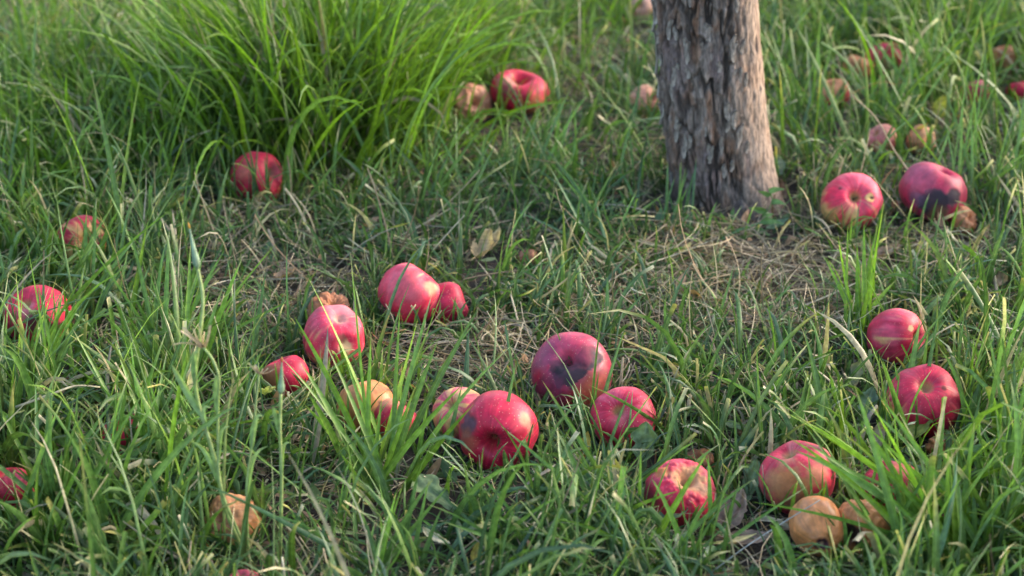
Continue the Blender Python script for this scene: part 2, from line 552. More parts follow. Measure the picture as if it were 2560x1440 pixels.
    if top is not None:
        cc, lim = top
        msk = sm(lim - .12, lim + .12, cpn + (fn - .5) * .7)
        col = mix(col, mix(np.array(cc) * .8, np.array(cc) * 1.2, fn), msk * .95); rg = rg + .2 * msk; sk = sk * (1 - msk)
    vw = v * R
    me = mesh('apple', vw.reshape(-1, 3), grid_faces(nu, nv, True), np.clip(col, 0, 1).reshape(-1, 3), V3(sk, rg, wk).reshape(-1, 3), M_APPLE)
    name = 'apple' if cat == 'apple' else cat.replace(' ', '_')
    o = obj(name, me, None, p)
    from mathutils import Matrix
    mm = Matrix([[*Rm[i], p[i]] for i in range(3)] + [[0, 0, 0, 1]])
    o.matrix_world = mm
    tag(o, label, cat, group)
    zc = float(v[0, 0, 2]) * R
    if organ:
        if kind == 'stem':
            pts = bez([(0, 0, zc - .002), (.0007, 0, zc + stem_len * .5), (.003, .001, zc + stem_len)], 6)
            vv, ff = tube(pts, [.0013, .0010, .0009, .0009, .0011, .0016], 7)
            obj('stem', mesh('stem', vv, ff, np.tile((.16, .11, .05), (len(vv), 1)), np.tile((.5, .5, .5), (len(vv), 1)), M_BARK), o)
        else:
            VV, FF = [], []
            for j in range(9):
                a = j * .7 + seed; l = .0065 + .002 * (j % 3)
                d = np.array([math.cos(a), math.sin(a), 0]); e = np.array([-d[1], d[0], 0])
                b0 = d * .0015 + [0, 0, zc]; b1 = d * (.0035 + .001 * (j % 2)) + [0, 0, zc + .003]; b2 = d * (.0015 + .004 * (j % 3) / 2) + [0, 0, zc + l]
                i0 = len(VV)
                VV += [b0 - e * .0018, b0 + e * .0018, b1 + e * .0016, b1 - e * .0016, b2]
                FF += [[i0, i0 + 1, i0 + 2, i0 + 3], [i0 + 3, i0 + 2, i0 + 4]]
            obj('calyx', mesh('calyx', VV, FF, np.tile((.12, .08, .05), (len(VV), 1)), mat=M_BARK), o)
    APPLES.append((p, R, c, rp, keep))
    return o

G_RED, G_BR = 'fallen red apples in the grass', 'rotting brown apples in the grass'
# middle row
apple('large purplish red apple with a dark grey rot patch round its open eye', (1429, 928), 204, (1416, 890), 'calyx', .88, PURP, CRIM,
      spots=((1480, 980, 50, (.60, .24, .08), .4, .7), (1418, 926, 50, GRY, .95, .08), (1474, 888, 38, GRY, .95, .08), (1388, 918, 26, GRY, .9, .15), (1420, 898, 14, DARK, 1, .3), (1375, 970, 40, (.20, .04, .09), .5, .4), (1360, 880, 50, (.30, .06, .12), .5, .5), (1440, 860, 50, (.52, .06, .11), .5, .5)), dimple=.24, keep=.09, sink=.10, speck=1.1, lump=.02, group=G_RED, rough=.42)
apple('bright crimson apple with eye turned down, corky scab near its right top, front centre', (1244, 1080), 200, (1222, 1118), 'calyx', .90, CRIM, RED, yel=.0,
      spots=((1312, 1048, 17, CORK, .8, .4), (1165, 1062, 30, GRYP, .9, .3), (1160, 1100, 30, (.35, .10, .05), .7, .4), (1222, 1120, 26, (.42, .14, .05), .7, .4), (1328, 1075, 14, CORK, .4, .5)), dimple=.46, keep=.10, speck=.7, group=G_RED, rough=.42)
apple('yellow and pink streaked apple tucked behind the bright crimson one at front centre', (1150, 1035), 135, (1122, 1006), 'stem', .86, PINK, (.5, .12, .14), yel=.75, keep=.15, dimple=.22, group=G_RED, organ=False)
apple('pink red apple right of the grey rotted one, with a notched dandelion leaf against it', (1560, 1050), 166, (1540, 1018), 'stem', .90, CRIM, PINK, keep=.16, speck=.8, dimple=.26, organ=False, group=G_RED, spots=((1550, 1035, 26, (.50, .14, .14), .6, .5),))
apple('tall pink red apple with a bird pecked hole showing pale flesh', (834, 846), 150, (850, 800), 'stem', 1.12, RED, PINK, yel=.10, spots=((862, 868, 17, (.62, .40, .20), .95, .15), (852, 850, 12, (.25, .07, .05), .8, .3), (862, 800, 10, CORK, .5, .4), (850, 785, 32, (.62, .25, .25), .6, .5)),
      dents=((860, 860, 24, .14),), keep=.10, dimple=.12, speck=.6, sink=.08, group=G_RED, organ=False)
apple('brown shrivelled apple leaning behind the tall pink one with the pecked hole', (822, 790), 118, (850, 752), 'stem', .86, BRN, DBRN, yel=-1, wrinkle=1.0, rough=.6, speck=0, keep=.12, organ=False, group=G_BR, dents=((850, 760, 30, .2),))
apple('small red apple with a brownish left cheek beside the pale crumpled leaf', (718, 946), 118, (700, 890), 'stem', .92, RED, CRIM, spots=((675, 940, 34, (.28, .14, .05), .85, .4),), keep=.15, organ=False, group=G_RED)
apple('pink red two lobed apple with a scabby hollow, just above the centre left', (1026, 736), 160, (1082, 676), 'stem', .90, RED, PINK, yel=.14, dimple=.5, spots=((1078, 722, 20, (.60, .34, .18), .85, .4), (1000, 720, 50, (.62, .16, .18), .5, .5)), dents=((1064, 694, 22, .10),), keep=.10, speck=.5, sink=.1, group=G_RED, organ=False)
apple('dull red apple hidden at the right side of the two lobed pink one', (1118, 762), 116, (1180, 740), 'stem', .86, CRIM, PURP, keep=.35, organ=False, group=G_RED)
apple('tan brown rotten apple standing behind the broad bladed grass tuft', (918, 1022), 146, (900, 940), 'stem', 1.0, TAN, BRN, yel=-1, dents=((950, 960, 30, .10),), spots=((935, 1055, 7, DBRN), (905, 1075, 6, DBRN), (950, 1010, 5, DBRN), (900, 1035, 5, DBRN)), rough=.45, wrinkle=.15, speck=0, keep=.25, organ=False, group=G_BR)
apple('dark red apple half hidden behind the broad bladed grass tuft', (985, 1055), 120, (1030, 990), 'stem', .9, CRIM, (.55, .2, .12), keep=.3, organ=False, group=G_RED, spots=((975, 1000, 34, PEACH, .8, .4),))
# left side
apple('red apple sunk deep in the dark grass below the tall green tussock', (644, 448), 138, (690, 430), 'stem', .86, CRIM, RED, keep=.45, dimple=.2, organ=False, group=G_RED, spots=((615, 425, 26, GOLD, .25, .6), (700, 425, 28, (.2, .05, .06), .7, .4)))
apple('red apple with yellow streaks round its hollow among the left blades', (205, 606), 134, (222, 604), 'stem', .90, CRIM, RED, yel=.42, ydir=(205, 640), keep=.42, dimple=.3, organ=False, group=G_RED)
apple('red apple with a dark rotten underside close to the left edge', (94, 795), 166, (60, 740), 'stem', .84, RED, CRIM, spots=((90, 805, 30, DARK, .9, .3), (130, 830, 28, DARK, .9, .3), (60, 760, 30, (.5, .22, .2), .6, .5)), dimple=.2, keep=.42, organ=False, group=G_RED)
apple('pink red apple cut by the left edge in tall dark grass', (30, 1225), 118, (20, 1170), 'stem', .88, RED, PINK, keep=.3, organ=False, group=G_RED)
apple('red apple almost buried in the lower left grass', (318, 1090), 122, (300, 1030), 'stem', .88, RED, CRIM, keep=.35, organ=False, group=G_RED)
apple('orange brown soft apple under the green bud stalks, lower left', (582, 1305), 146, (540, 1290), 'stem', .92, (.55, .25, .09), BRN, yel=-1, wrinkle=.45, rough=.5, speck=0, keep=.3, dents=((600, 1250, 30, .14),), organ=False, group=G_BR, spots=((545, 1300, 40, (.33, .15, .08), .7, .5),))
apple('pink apple just peeking over the bottom edge of the photo', (612, 1470), 96, (600, 1430), 'stem', .88, PINK, RED, keep=.3, organ=False, group=G_RED)
# right foreground
apple('pink red apple with brown wrinkled rot round its hollow top', (1700, 1238), 176, (1722, 1182), 'stem', .84, RED, PINK, dimple=.34, spots=((1728, 1180, 56, (.50, .24, .11), .97, .2), (1760, 1212, 20, (.62, .32, .17), .9, .3), (1650, 1180, 20, TAN, .8, .4), (1622, 1250, 34, (.25, .05, .07), .7, .5)),
      dents=((1726, 1188, 22, .08),), top_wr=True, wrinkle=.32, keep=.12, organ=False, group=G_RED, speck=.4)
apple('big rosy apple with a soft brown rotting side above the tan hollow one', (1996, 1196), 192, (1960, 1120), 'stem', .9, RED, (.62, .17, .16), spots=((1975, 1225, 62, (.48, .19, .06), .9, .35), (2040, 1180, 26, (.62, .30, .12), .6, .6), (1960, 1150, 22, (.64, .32, .16), .5, .7), (1930, 1215, 30, (.45, .20, .09), .7, .5), (1990, 1255, 30, (.18, .08, .06), .6, .5)), keep=.13, organ=False, group=G_RED, dimple=.22, speck=.4)
apple('tan rotten apple with a purple ringed eye at the bottom of the photo', (2040, 1318), 138, (2056, 1352), 'calyx', 1.2, TAN, (.54, .19, .06), yel=-1, spots=((2056, 1352, 15, (.06, .012, .025), .98, .2), (2056, 1352, 5, CORK, .9, .2)), dimple=.10, wrinkle=.10, rough=.38, speck=.1, keep=.03, organ=False, group=G_BR, sink=.02)
apple('split open brown apple showing a dark rotten hollow beside the tan one', (2150, 1322), 152, (2118, 1380), 'calyx', .95, TAN, BRN, yel=-1, spots=((2118, 1352, 42, (.05, .028, .018), .97, .2),), dents=((2118, 1352, 42, .45),), wrinkle=.5, rough=.5, speck=0, keep=.18, organ=False, group=G_BR)
apple('deep pink apple behind the long lower right grass blades', (2228, 1220), 152, (2180, 1165), 'stem', .86, CRIM, PINK, keep=.35, organ=False, group=G_RED, spots=((2240, 1165, 20, TAN, .5, .5),))
apple('faded pink apple buried in the lower right tuft', (2388, 1325), 104, (2360, 1290), 'stem', .88, PINK, (.45, .12, .10), keep=.3, organ=False, group=G_RED)
apple('rose red apple with a pale peck mark and a hollow on its right end', (2238, 842), 142, (2300, 838), 'stem', .96, CRIM, PINK, yel=.12, spots=((2272, 818, 8, (.58, .38, .20), 1, .15),), dents=((2296, 830, 16, .08),), dimple=.32, keep=.06, sink=.08, organ=False, group=G_RED, speck=.3, lump=.04)
apple('rose red apple with a curled brown leaf against its front', (2308, 1004), 186, (2312, 950), 'stem', .84, RED, PINK, yel=.2, dimple=.24, spots=((2360, 960, 8, DARK, .8, .3), (2318, 955, 18, (.62, .2, .14), .6, .4)), keep=.12, organ=False, group=G_RED, speck=.4)
# behind, right of the trunk
apple('yellow and red streaked apple with stem facing out, right of the trunk', (2126, 507), 148, (2140, 485), 'stem', .93, RED, PINK, yel=.52, ydir=(2095, 575), dimple=.34, spots=((2174, 490, 10, YEL, .9, .2), (2177, 490, 3.5, DARK, 1, .2), (2098, 474, 4, DARK, .8, .3)), dents=((2176, 490, 9, .05),), keep=.05, group=G_RED, sink=.06, stem_len=.010, speck=.2)
apple('broad purplish red apple with black rot blotches, right of the streaked one', (2334, 480), 168, (2364, 404), 'calyx', .80, PURP, CRIM, dimple=.30, spots=((2335, 512, 38, GRY, .97, .12), (2386, 488, 23, GRY, .97, .12), (2296, 500, 20, GRYP, .8, .4), (2272, 462, 6, DARK, .6, .4), (2350, 535, 26, DBRN, .8, .3), (2300, 440, 40, (.5, .12, .18), .5, .6)), keep=.06, group=G_RED, speck=.2, sink=.06)
apple('small shrivelled brown apple under the black blotched one', (2408, 552), 78, (2440, 540), 'stem', .72, BRN, (.5, .25, .12), yel=-1, wrinkle=.9, rough=.6, speck=0, keep=.10, organ=False, group=G_BR, sink=.35)
apple('two lobed deep red apple left of the trunk in the far grass', (1296, 232), 146, (1306, 166), 'stem', .70, CRIM, RED, sink=.34, dimple=.7, dents=((1300, 190, 26, .2),), spots=((1262, 205, 30, (.55, .3, .2), .7, .4), (1250, 235, 30, PURP, .8, .5), (1340, 262, 24, (.65, .22, .09), .8, .4)), keep=.12, organ=False, group=G_RED, speck=0)
apple('flattened brown apple left of the two lobed red one', (1180, 262), 112, (1205, 250), 'stem', .55, (.55, .24, .14), BRN, yel=-1, wrinkle=.6, dents=((1215, 252, 22, .3),), rough=.5, speck=0, keep=.15, organ=False, group=G_BR, sink=.3)
apple('soft peach brown apple touching the left side of the trunk', (1610, 256), 84, (1640, 240), 'stem', .95, (.62, .26, .17), PEACH, yel=-1, wrinkle=.4, rough=.5, speck=0, keep=.15, organ=False, group=G_BR)
apple('red apple showing from behind the right side of the trunk', (1880, 248), 66, (1900, 200), 'stem', .9, CRIM, RED, keep=.15, organ=False, group=G_RED)
apple('rosy apple with a dark cheek, highest one right of the trunk', (2212, 150), 100, (2190, 105), 'stem', .88, CRIM, PINK, spots=((2228, 165, 22, GRYP, .8, .4),), keep=.25, organ=False, group=G_RED)
apple('orange brown apple just left of the highest rosy one', (2140, 172), 80, (2150, 130), 'stem', .88, (.60, .24, .10), BRN, yel=-1, wrinkle=.3, rough=.5, speck=0, keep=.3, organ=False, group=G_BR)
apple('half pink half orange apple behind the crossing dry stems', (2082, 236), 86, (2070, 200), 'stem', .84, CRIM, PINK, top=((.62, .27, .12), .4), keep=.25, organ=False, group=G_RED)
apple('pale pink rotting apple above the streaked one', (2206, 350), 82, (2180, 330), 'stem', .86, (.62, .24, .17), PINK, wrinkle=.3, keep=.2, organ=False, group=G_BR, speck=0)
apple('peach brown apple above the black blotched one', (2302, 352), 78, (2330, 345), 'stem', .86, (.58, .28, .14), TAN, yel=-1, wrinkle=.4, dents=((2330, 360, 16, .15),), rough=.5, speck=0, keep=.15, organ=False, group=G_BR)
apple('dusky red apple deep in the upper right grass', (2436, 236), 78, (2420, 200), 'stem', .86, (.34, .06, .08), CRIM, keep=.3, organ=False, group=G_RED, speck=0)
apple('red apple at the upper right edge of the photo', (2548, 232), 66, (2540, 200), 'stem', .88, CRIM, RED, keep=.2, organ=False, group=G_RED, speck=0)
apple('blurred orange brown apple near the upper right corner', (2510, 150), 84, (2500, 110), 'stem', .86, (.50, .20, .09), BRN, yel=-1, wrinkle=.3, keep=.3, organ=False, group=G_BR, speck=0)
apple('pale brown apple beside the top of the trunk on its left', (1606, 26), 70, (1596, 10), 'stem', .84, (.58, .30, .20), PEACH, yel=-1, wrinkle=.4, keep=.15, organ=False, group=G_BR, speck=0)
apple('dried walnut like brown apple below the rose red one with the leaf', (2352, 1118), 78, (2330, 1080), 'stem', .86, (.50, .20, .07), (.36, .14, .05), yel=-1, wrinkle=1.6, rough=.6, speck=0, keep=.2, organ=False, group=G_BR)
apple('dark orange rotten apple behind the wrinkled topped pink one', (1748, 1160), 84, (1740, 1130), 'stem', .8, (.42, .15, .06), DBRN, yel=-1, wrinkle=.8, rough=.6, speck=0, keep=.25, organ=False, group=G_BR, sink=.5)
apple('brown scrap of a dried apple in the dark grass above centre', (1318, 645), 56, (1310, 620), 'stem', .7, (.28, .12, .06), DBRN, yel=-1, wrinkle=1, rough=.6, speck=0, keep=.25, organ=False, group=G_BR, sink=.4)
apple('small red apple barely seen in the upper left grass', (372, 318), 84, (380, 280), 'stem', .86, (.30, .03, .04), CRIM, keep=.6, organ=False, group=G_RED, speck=0)
AC = np.array([a[0] for a in APPLES]); AR = np.array([a[1] for a in APPLES])
APX = np.array([a[2] for a in APPLES], float); APR = np.array([a[3] for a in APPLES]); AK = np.array([a[4] for a in APPLES])

# ------------------------------------------------------------------ blades
def blades(root, az, lean, curve, L, W, face, tw, c0, c1, tipc, tipstart, cut, segs=6, wob=None, fold=.22, pw=1.6, kink=None):
    n = len(L)
    s = np.linspace(0, 1, segs + 1)[None, :]
    ang = lean[:, None] + curve[:, None] * s ** pw
    if kink is not None:
        ang = ang + kink[1][:, None] * sm(kink[0][:, None] - .04, kink[0][:, None] + .04, s)
    wob = np.zeros(n) if wob is None else wob
    aa = az[:, None] + wob[:, None] * s
    d = V3(np.sin(ang) * np.cos(aa), np.sin(ang) * np.sin(aa), np.cos(ang))
    stp = (L / segs)[:, None, None]
    mid = (d[:, 1:] + d[:, :-1]) / 2 * stp
    p = np.concatenate([np.zeros((n, 1, 3)), np.cumsum(mid, 1)], 1) + root[:, None]
    g = gz(p[..., 0], p[..., 1]) + .001
    p[..., 2] = np.maximum(p[..., 2], g + 0.0015 * (1 + (np.arange(n) % 7)[:, None]) * (s > .3))
    fa = (face[:, None] + tw[:, None] * s)
    side0 = V3(-np.sin(aa), np.cos(aa), 0 * aa)
    nor = np.cross(d, side0)
    side = side0 * np.cos(fa)[..., None] + nor * np.sin(fa)[..., None]
    nn = np.cross(side, d)
    prof = np.minimum(1, .55 + 1.8 * s) * np.where(cut[:, None], np.maximum(1 - .35 * s, 0), np.clip(1 - s ** 2.4, 0, 1) ** .85 + .02)
    hw = (W / 2)[:, None] * prof
    a = p - side * hw[..., None] + nn * (hw * fold * 2)[..., None]
    b = p
    c = p + side * hw[..., None] + nn * (hw * fold * 2)[..., None]
    v = np.stack([a, b, c], 2)                                   # n, segs+1, 3, 3
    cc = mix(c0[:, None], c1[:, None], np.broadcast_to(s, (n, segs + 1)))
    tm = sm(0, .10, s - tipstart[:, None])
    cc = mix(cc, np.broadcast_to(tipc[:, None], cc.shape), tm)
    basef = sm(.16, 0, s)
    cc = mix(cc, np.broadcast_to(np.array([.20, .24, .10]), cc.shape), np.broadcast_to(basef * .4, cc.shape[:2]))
    col = np.repeat(cc[:, :, None], 3, 2)
    uv = np.zeros_like(v)
    uv[..., 0] = np.array([0, .5, 1]); uv[..., 1] = s[..., None]; uv[..., 2] = RNG.random(n)[:, None, None]
    return v, col, uv, p

def blade_faces(n, segs):
    base = grid_faces(segs + 1, 3)
    k = (segs + 1) * 3
    return (base[None] + (np.arange(n) * k)[:, None, None]).reshape(-1, 4)

def cull(p, W, strength=1.0, rng=RNG):
    """which blades stay: none through an apple or the trunk, few in front of an apple"""
    keep = np.ones(len(p), bool)
    px, py, z = proj(p)
    for lx, ly, lr in LEAFSPOT:
        zl = (at(lx, ly, .02) - CAM) @ FW
        inf = ((px - lx) ** 2 + (py - ly) ** 2 < lr * lr) & (z < zl + .012)
        keep &= ~(inf.any(1) & (rng.random(len(p)) > .22))
    for i in range(len(AC)):
        dist = np.linalg.norm(p - AC[i], axis=-1)
        keep &= ~(dist < AR[i] * .97).any(1)
        za = (AC[i] - CAM) @ FW
        r2 = ((px - APX[i][0]) ** 2 + (py - APX[i][1]) ** 2) < (APR[i] * 1.0) ** 2
        infront = r2 & (z < za + AR[i] * .3)
        hit = infront.any(1)
        low = ~((infront & (py < APX[i][1] + .22 * APR[i])).any(1))
        pr = np.where(low, (max(AK[i], .9) if AK[i] > .055 else .4), AK[i]) ** strength
        keep &= ~(hit & (rng.random(len(p)) > pr))
    tx, ty = trunk_axis(np.clip(p[..., 2], 0, 2))
    keep &= ~(np.hypot(p[..., 0] - tx, p[..., 1] - ty) < .076).any(1)
    # the foot of the trunk stands clear
    tr = (px > 1650) & (px < 1930) & (py < 500) & (z < TB[1] * 1.2)
    tz = (TB - CAM) @ FW
    keep &= ~(((tr & (z < tz)).sum(1) > 0) & (rng.random(len(p)) > .10))
    return keep

# leaves lie where the grass is thin
LEAFSPOT = ((1610, 1118, 50), (996, 1120, 40), (1085, 1235, 60), (1672, 1290, 30), (1880, 1205, 36), (2140, 945, 36), (2165, 1020, 40), (1845, 1066, 36), (1945, 562, 36), (1832, 1282, 46), (1870, 1352, 40), (1464, 1115, 30), (2316, 1022, 30), (2290, 1078, 40), (2346, 914, 26), (672, 985, 34), (716, 692, 34), (572, 688, 16), (1212, 620, 50), (1092, 1350, 45), (2222, 634, 34), (2506, 700, 24), (2356, 268, 30), (1192, 1385, 20), (26, 590, 36), (520, 905, 34), (2196, 1092, 26), (600, 1200, 24), (510, 1000, 24), (640, 1100, 24), (700, 1150, 24), (500, 760, 20), (495, 640, 34))
# what grows where, in terms of places on the ground
def blob(px, py, x, y, rx, ry):
    return np.exp(-(((px - x) / rx) ** 2 + ((py - y) / ry) ** 2))
BARE = ((60, 20, 260, 40, .9), (640, 710, 190, 120, .95), (700, 640, 130, 45, .5), (1240, 900, 150, 90, .85), (1130, 890, 110, 110, .75), (1800, 660, 260, 75, .95), (2010, 690, 200, 90, .9), (2270, 590, 240, 60, .8), (1900, 800, 200, 90, .75),
        (1700, 800, 170, 80, .6), (2330, 720, 200, 60, .6), (640, 850, 150, 80, .7), (580, 1080, 110, 90, .5), (1500, 790, 140, 60, .5), (2440, 830, 130, 60, .5), (2360, 930, 120, 50, .6), (1050, 620, 200, 50, .2), (1400, 600, 200, 60, .15),
        (1150, 210, 160, 50, .5), (1420, 120, 160, 60, .5), (1620, 430, 80, 100, .5), (1880, 1080, 60, 70, .5), (1830, 1290, 90, 60, .6), (2000, 950, 160, 60, .5), (150, 50, 300, 90, .85), (520, 560, 200, 60, .4), (1790, 580, 150, 50, .8))
def bareness(px, py):
    b = np.zeros_like(px)
    for x, y, rx, ry, a in BARE: b = np.maximum(b, a * blob(px, py, x, y, rx, ry))
    return b
TALL = ((120, 260, 330, 260, .085), (250, 1180, 330, 260, .075), (330, 650, 260, 150, .03), (2330, 230, 420, 220, .075), (2450, 1250, 360, 260, .075), (1400, 1330, 400, 150, .03), (1950, 250, 260, 150, .05), (2480, 700, 200, 300, .03), (100, 800, 220, 300, .05),
        (1250, 120, 200, 120, .04), (950, 1300, 250, 150, .03))
BLUE = np.array([.055, .108, .055]); MIDG = np.array([.076, .145, .034]); VIV = np.array([.130, .235, .014]); OLV = np.array([.13, .17, .055])
DRY = np.array([.44, .36, .22]); DGR = np.array([.24, .20, .15]); CREAM = np.array([.62, .53, .34]); YTIP = np.array([.33, .30, .10])
VIVB = ((760, 160, 620, 320, .9), (120, 300, 300, 420, .6), (250, 1150, 350, 260, .5), (2350, 250, 420, 260, .35), (2350, 1250, 420, 260, .55), (940, 1080, 240, 200, .4), (2140, 720, 120, 150, .5))
def vivid(px, py):
    b = np.zeros_like(px)
    for x, y, rx, ry, a in VIVB: b = np.maximum(b, a * blob(px, py, x, y, rx, ry))
    return b

def sample_ground(n, ymin=1.02, ymax=4.3):
    y = ymin + (ymax - ymin) * RNG.random(n) ** 1.15
    x = (RNG.random(n) * 2 - 1) * (y * .30 + .22)
    return x, y

def lawn(n, segs, lscale=1.0, wscale=1.0, clump=.7):
    x, y = sample_ground(int(n))
    # tussocky: pull the roots towards clump centres
    cxg = np.floor(x / .045) + _h(np.floor(x / .045).astype(np.int64), np.floor(y / .045).astype(np.int64), np.zeros(len(x), np.int64), 5)
    cyg = np.floor(y / .045) + _h(np.floor(x / .045).astype(np.int64), np.floor(y / .045).astype(np.int64), np.ones(len(x), np.int64), 6)
    m = RNG.random(len(x)) < clump
    k = RNG.uniform(.25, .8, len(x)) * m
    x = x * (1 - k) + cxg * .045 * k; y = y * (1 - k) + cyg * .045 * k
    root = V3(x, y, gz(x, y))
    px, py, z = proj(root)
    br = bareness(px, py)
    dens = np.clip(1.14 - br * .86, 0.05, 1) * (.22 + 1.35 * sm(.30, .62, fbm(V3(x * 9, y * 9, 2), 31, 2)))
    ok = RNG.random(len(x)) < dens
    root, px, py, br = root[ok], px[ok], py[ok], br[ok]
    n = len(root)
    L = RNG.gamma(4.2, .019, n) * (.75 + .5 * fbm(root * 4, 12, 2)) * (1 - .45 * br)
    tall = np.zeros(n)
    for a, b, rx, ry, q_ in TALL: tall = np.maximum(tall, q_ * blob(px, py, a, b, rx, ry))
    L = L * (1 - .28 * np.clip(blob(px, py, 1450, 720, 900, 330), 0, 1)) 
    L = (L + tall * RNG.random(n) * 1.5) * lscale
    W = .0016 + .0046 * RNG.random(n) ** 1.4 * (1 + tall * 5) * wscale * (1 + .25 * sm(1.9, 1.4, root[:, 1])) * np.clip(L / .07, .65, 1.25)
    az0 = fbm(root * 7 + 3, 61, 2) * 12
    az = np.where(RNG.random(n) < .45, az0 + RNG.normal(0, .7, n), RNG.uniform(0, 2 * np.pi, n))
    flat = RNG.random(n) < (.42 - tall * 3).clip(.12, 1)
    lean = np.where(flat, RNG.uniform(.7, 1.45, n), np.abs(RNG.normal(.12, .32, n)))
    curve = np.where(flat, RNG.normal(.1, .4, n), RNG.gamma(2.0, .42, n))
    W = np.where(flat, W * .85, W)
    viv = vivid(px, py)
    v = np.clip(viv + RNG.normal(0, .2, n) + .35 * (fbm(root * 6, 19, 2) - .5), 0, 1)
    t = RNG.random(n)
    base = mix(mix(BLUE, MIDG, t), VIV, v)
    ol = RNG.random(n) < .10
    base[ol] = mix(base[ol], OLV, RNG.random(ol.sum()))
    val = np.exp(RNG.normal(0, .22, n))[:, None]
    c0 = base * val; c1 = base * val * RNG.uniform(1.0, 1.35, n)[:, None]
    dead = RNG.random(n) < (.045 + .22 * br)
    dc = mix(DRY, DGR, RNG.random(n)) * np.exp(RNG.normal(0, .2, n))[:, None]
    c0[dead] = dc[dead]; c1[dead] = dc[dead] * 1.15
    cut = RNG.random(n) < .30
    L = np.where(cut, L * .72, L)
    tipc = np.where((RNG.random(n) < .4)[:, None], CREAM, YTIP) * np.exp(RNG.normal(0, .2, n))[:, None]
    hast = RNG.random(n) < np.where(cut, .75, .3)
    tips = np.where(hast, RNG.uniform(.72, .93, n), 2.0)
    face = RNG.normal(0, .7, n); tw = RNG.normal(0, .8, n)
    kk = RNG.random(n) < .10
    kink = (RNG.uniform(.35, .75, n), np.where(kk, RNG.uniform(.5, 1.5, n), 0))
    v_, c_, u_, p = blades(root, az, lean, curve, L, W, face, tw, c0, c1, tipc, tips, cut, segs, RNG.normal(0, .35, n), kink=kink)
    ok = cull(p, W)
    return v_[ok], c_[ok], u_[ok]

def skirts():
    RR, LL, WW, AZ, LE = [], [], [], [], []
    for i in range(len(AC)):
        m = int((21 if AK[i] > .1 else 10) * (.9 + AK[i] * 2.8) * APR[i] / 75)
        a = -math.pi / 2 + RNG.normal(0, 1.0, m)
        r = AR[i] * RNG.uniform(1.0, 1.7, m)
        RR.append(V3(AC[i][0] + np.cos(a) * r, AC[i][1] + np.sin(a) * r, 0)); LL.append(AR[i] * RNG.uniform(.8, (3.2 if AK[i] > .35 else 2.5) if AK[i] > .1 else 1.6, m))
        AZ.append(RNG.uniform(0, 6.28, m))
    root = np.vstack(RR); L = np.concatenate(LL); az = np.concatenate(AZ); n = len(L)
    root[:, 2] = gz(root[:, 0], root[:, 1])
    px, py, z = proj(root); viv = vivid(px, py)
    base = mix(mix(BLUE, MIDG, RNG.random(n)), VIV, np.clip(viv + RNG.normal(.1, .2, n), 0, 1)) * np.exp(RNG.normal(0, .2, n))[:, None]
    tips = np.where(RNG.random(n) < .3, .9, 2.)
    v_, c_, u_, p = blades(root, az, np.abs(RNG.normal(.1, .3, n)), RNG.gamma(2, .35, n), L, RNG.uniform(.0022, .0058, n), RNG.normal(0, .6, n), RNG.normal(0, .7, n), base, base * 1.25,
        np.tile(CREAM, (n, 1)), tips, np.zeros(n, bool), 6, RNG.normal(0, .3, n))
    ok = np.ones(n, bool)
    for i in range(len(AC)): ok &= ~(np.linalg.norm(p - AC[i], axis=-1) < AR[i] * .97).any(1)
    return v_[ok], c_[ok], u_[ok]

def stuff(name, parts, mat, label):
    VV, CC, UU, FF, o = [], [], [], [], 0
    for v_, c_, u_ in parts:
        n, sg = v_.shape[0], v_.shape[1] - 1
        VV.append(v_.reshape(-1, 3)); CC.append(c_.reshape(-1, 3)); UU.append(u_.reshape(-1, 3))
        FF.append(blade_faces(n, sg) + o); o += n * (sg + 1) * 3
    ob = obj(name, mesh(name, np.vstack(VV), np.vstack(FF), np.vstack(CC), np.vstack(UU), mat))
    return tag(ob, label, None, None, 'stuff')

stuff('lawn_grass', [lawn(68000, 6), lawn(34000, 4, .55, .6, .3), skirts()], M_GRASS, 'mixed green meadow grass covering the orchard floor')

# dry thatch and loose straw
def thatch(n, lo, hi, wlo, whi, segs, bias, zmax):
    x, y = sample_ground(int(n))
    root = V3(x, y, gz(x, y) + RNG.random(len(x)) ** 1.5 * zmax)
    px, py, z = proj(root)
    br = bareness(px, py)
    ok = RNG.random(len(x)) < np.clip(bias + br * 1.1, 0, 1)
    root = root[ok]; br = br[ok]; n = len(root)
    L = RNG.uniform(lo, hi, n); W = RNG.uniform(wlo, whi, n)
    lean = RNG.normal(1.52, .16, n); curve = RNG.normal(0, .35, n)
    st = RNG.random(n) < .05
    lean = np.where(st, RNG.uniform(.2, 1, n), lean)
    t = RNG.random(n)
    c = mix(mix(DRY * np.array([1.05, 1.0, 1.0]), DGR * .95, t), np.array([.20, .125, .075]), (RNG.random(n) < .22) * .8)
    c = mix(c, np.array([.60, .50, .34]), (RNG.random(n) < .18) * .8)
    c = c * .78 * np.exp(RNG.normal(0, .32, n))[:, None]
    v_, c_, u_, p = blades(root, RNG.uniform(0, 6.28, n), lean, curve, L, W, RNG.normal(0, .8, n), RNG.normal(0, 1, n), c, c * 1.1, c, np.full(n, 2.0), np.ones(n, bool), segs, RNG.normal(0, .9, n), fold=.3)
    ok = cull(p, W, 2.0)
    return v_[ok], c_[ok], u_[ok]
stuff('dry_thatch', [thatch(70000, .015, .06, .0007, .0021, 3, .28, .013), thatch(26000, .05, .12, .0010, .0028, 5, .20, .030)], M_STRAW, 'dry tan straw and dead grass matted on the soil')

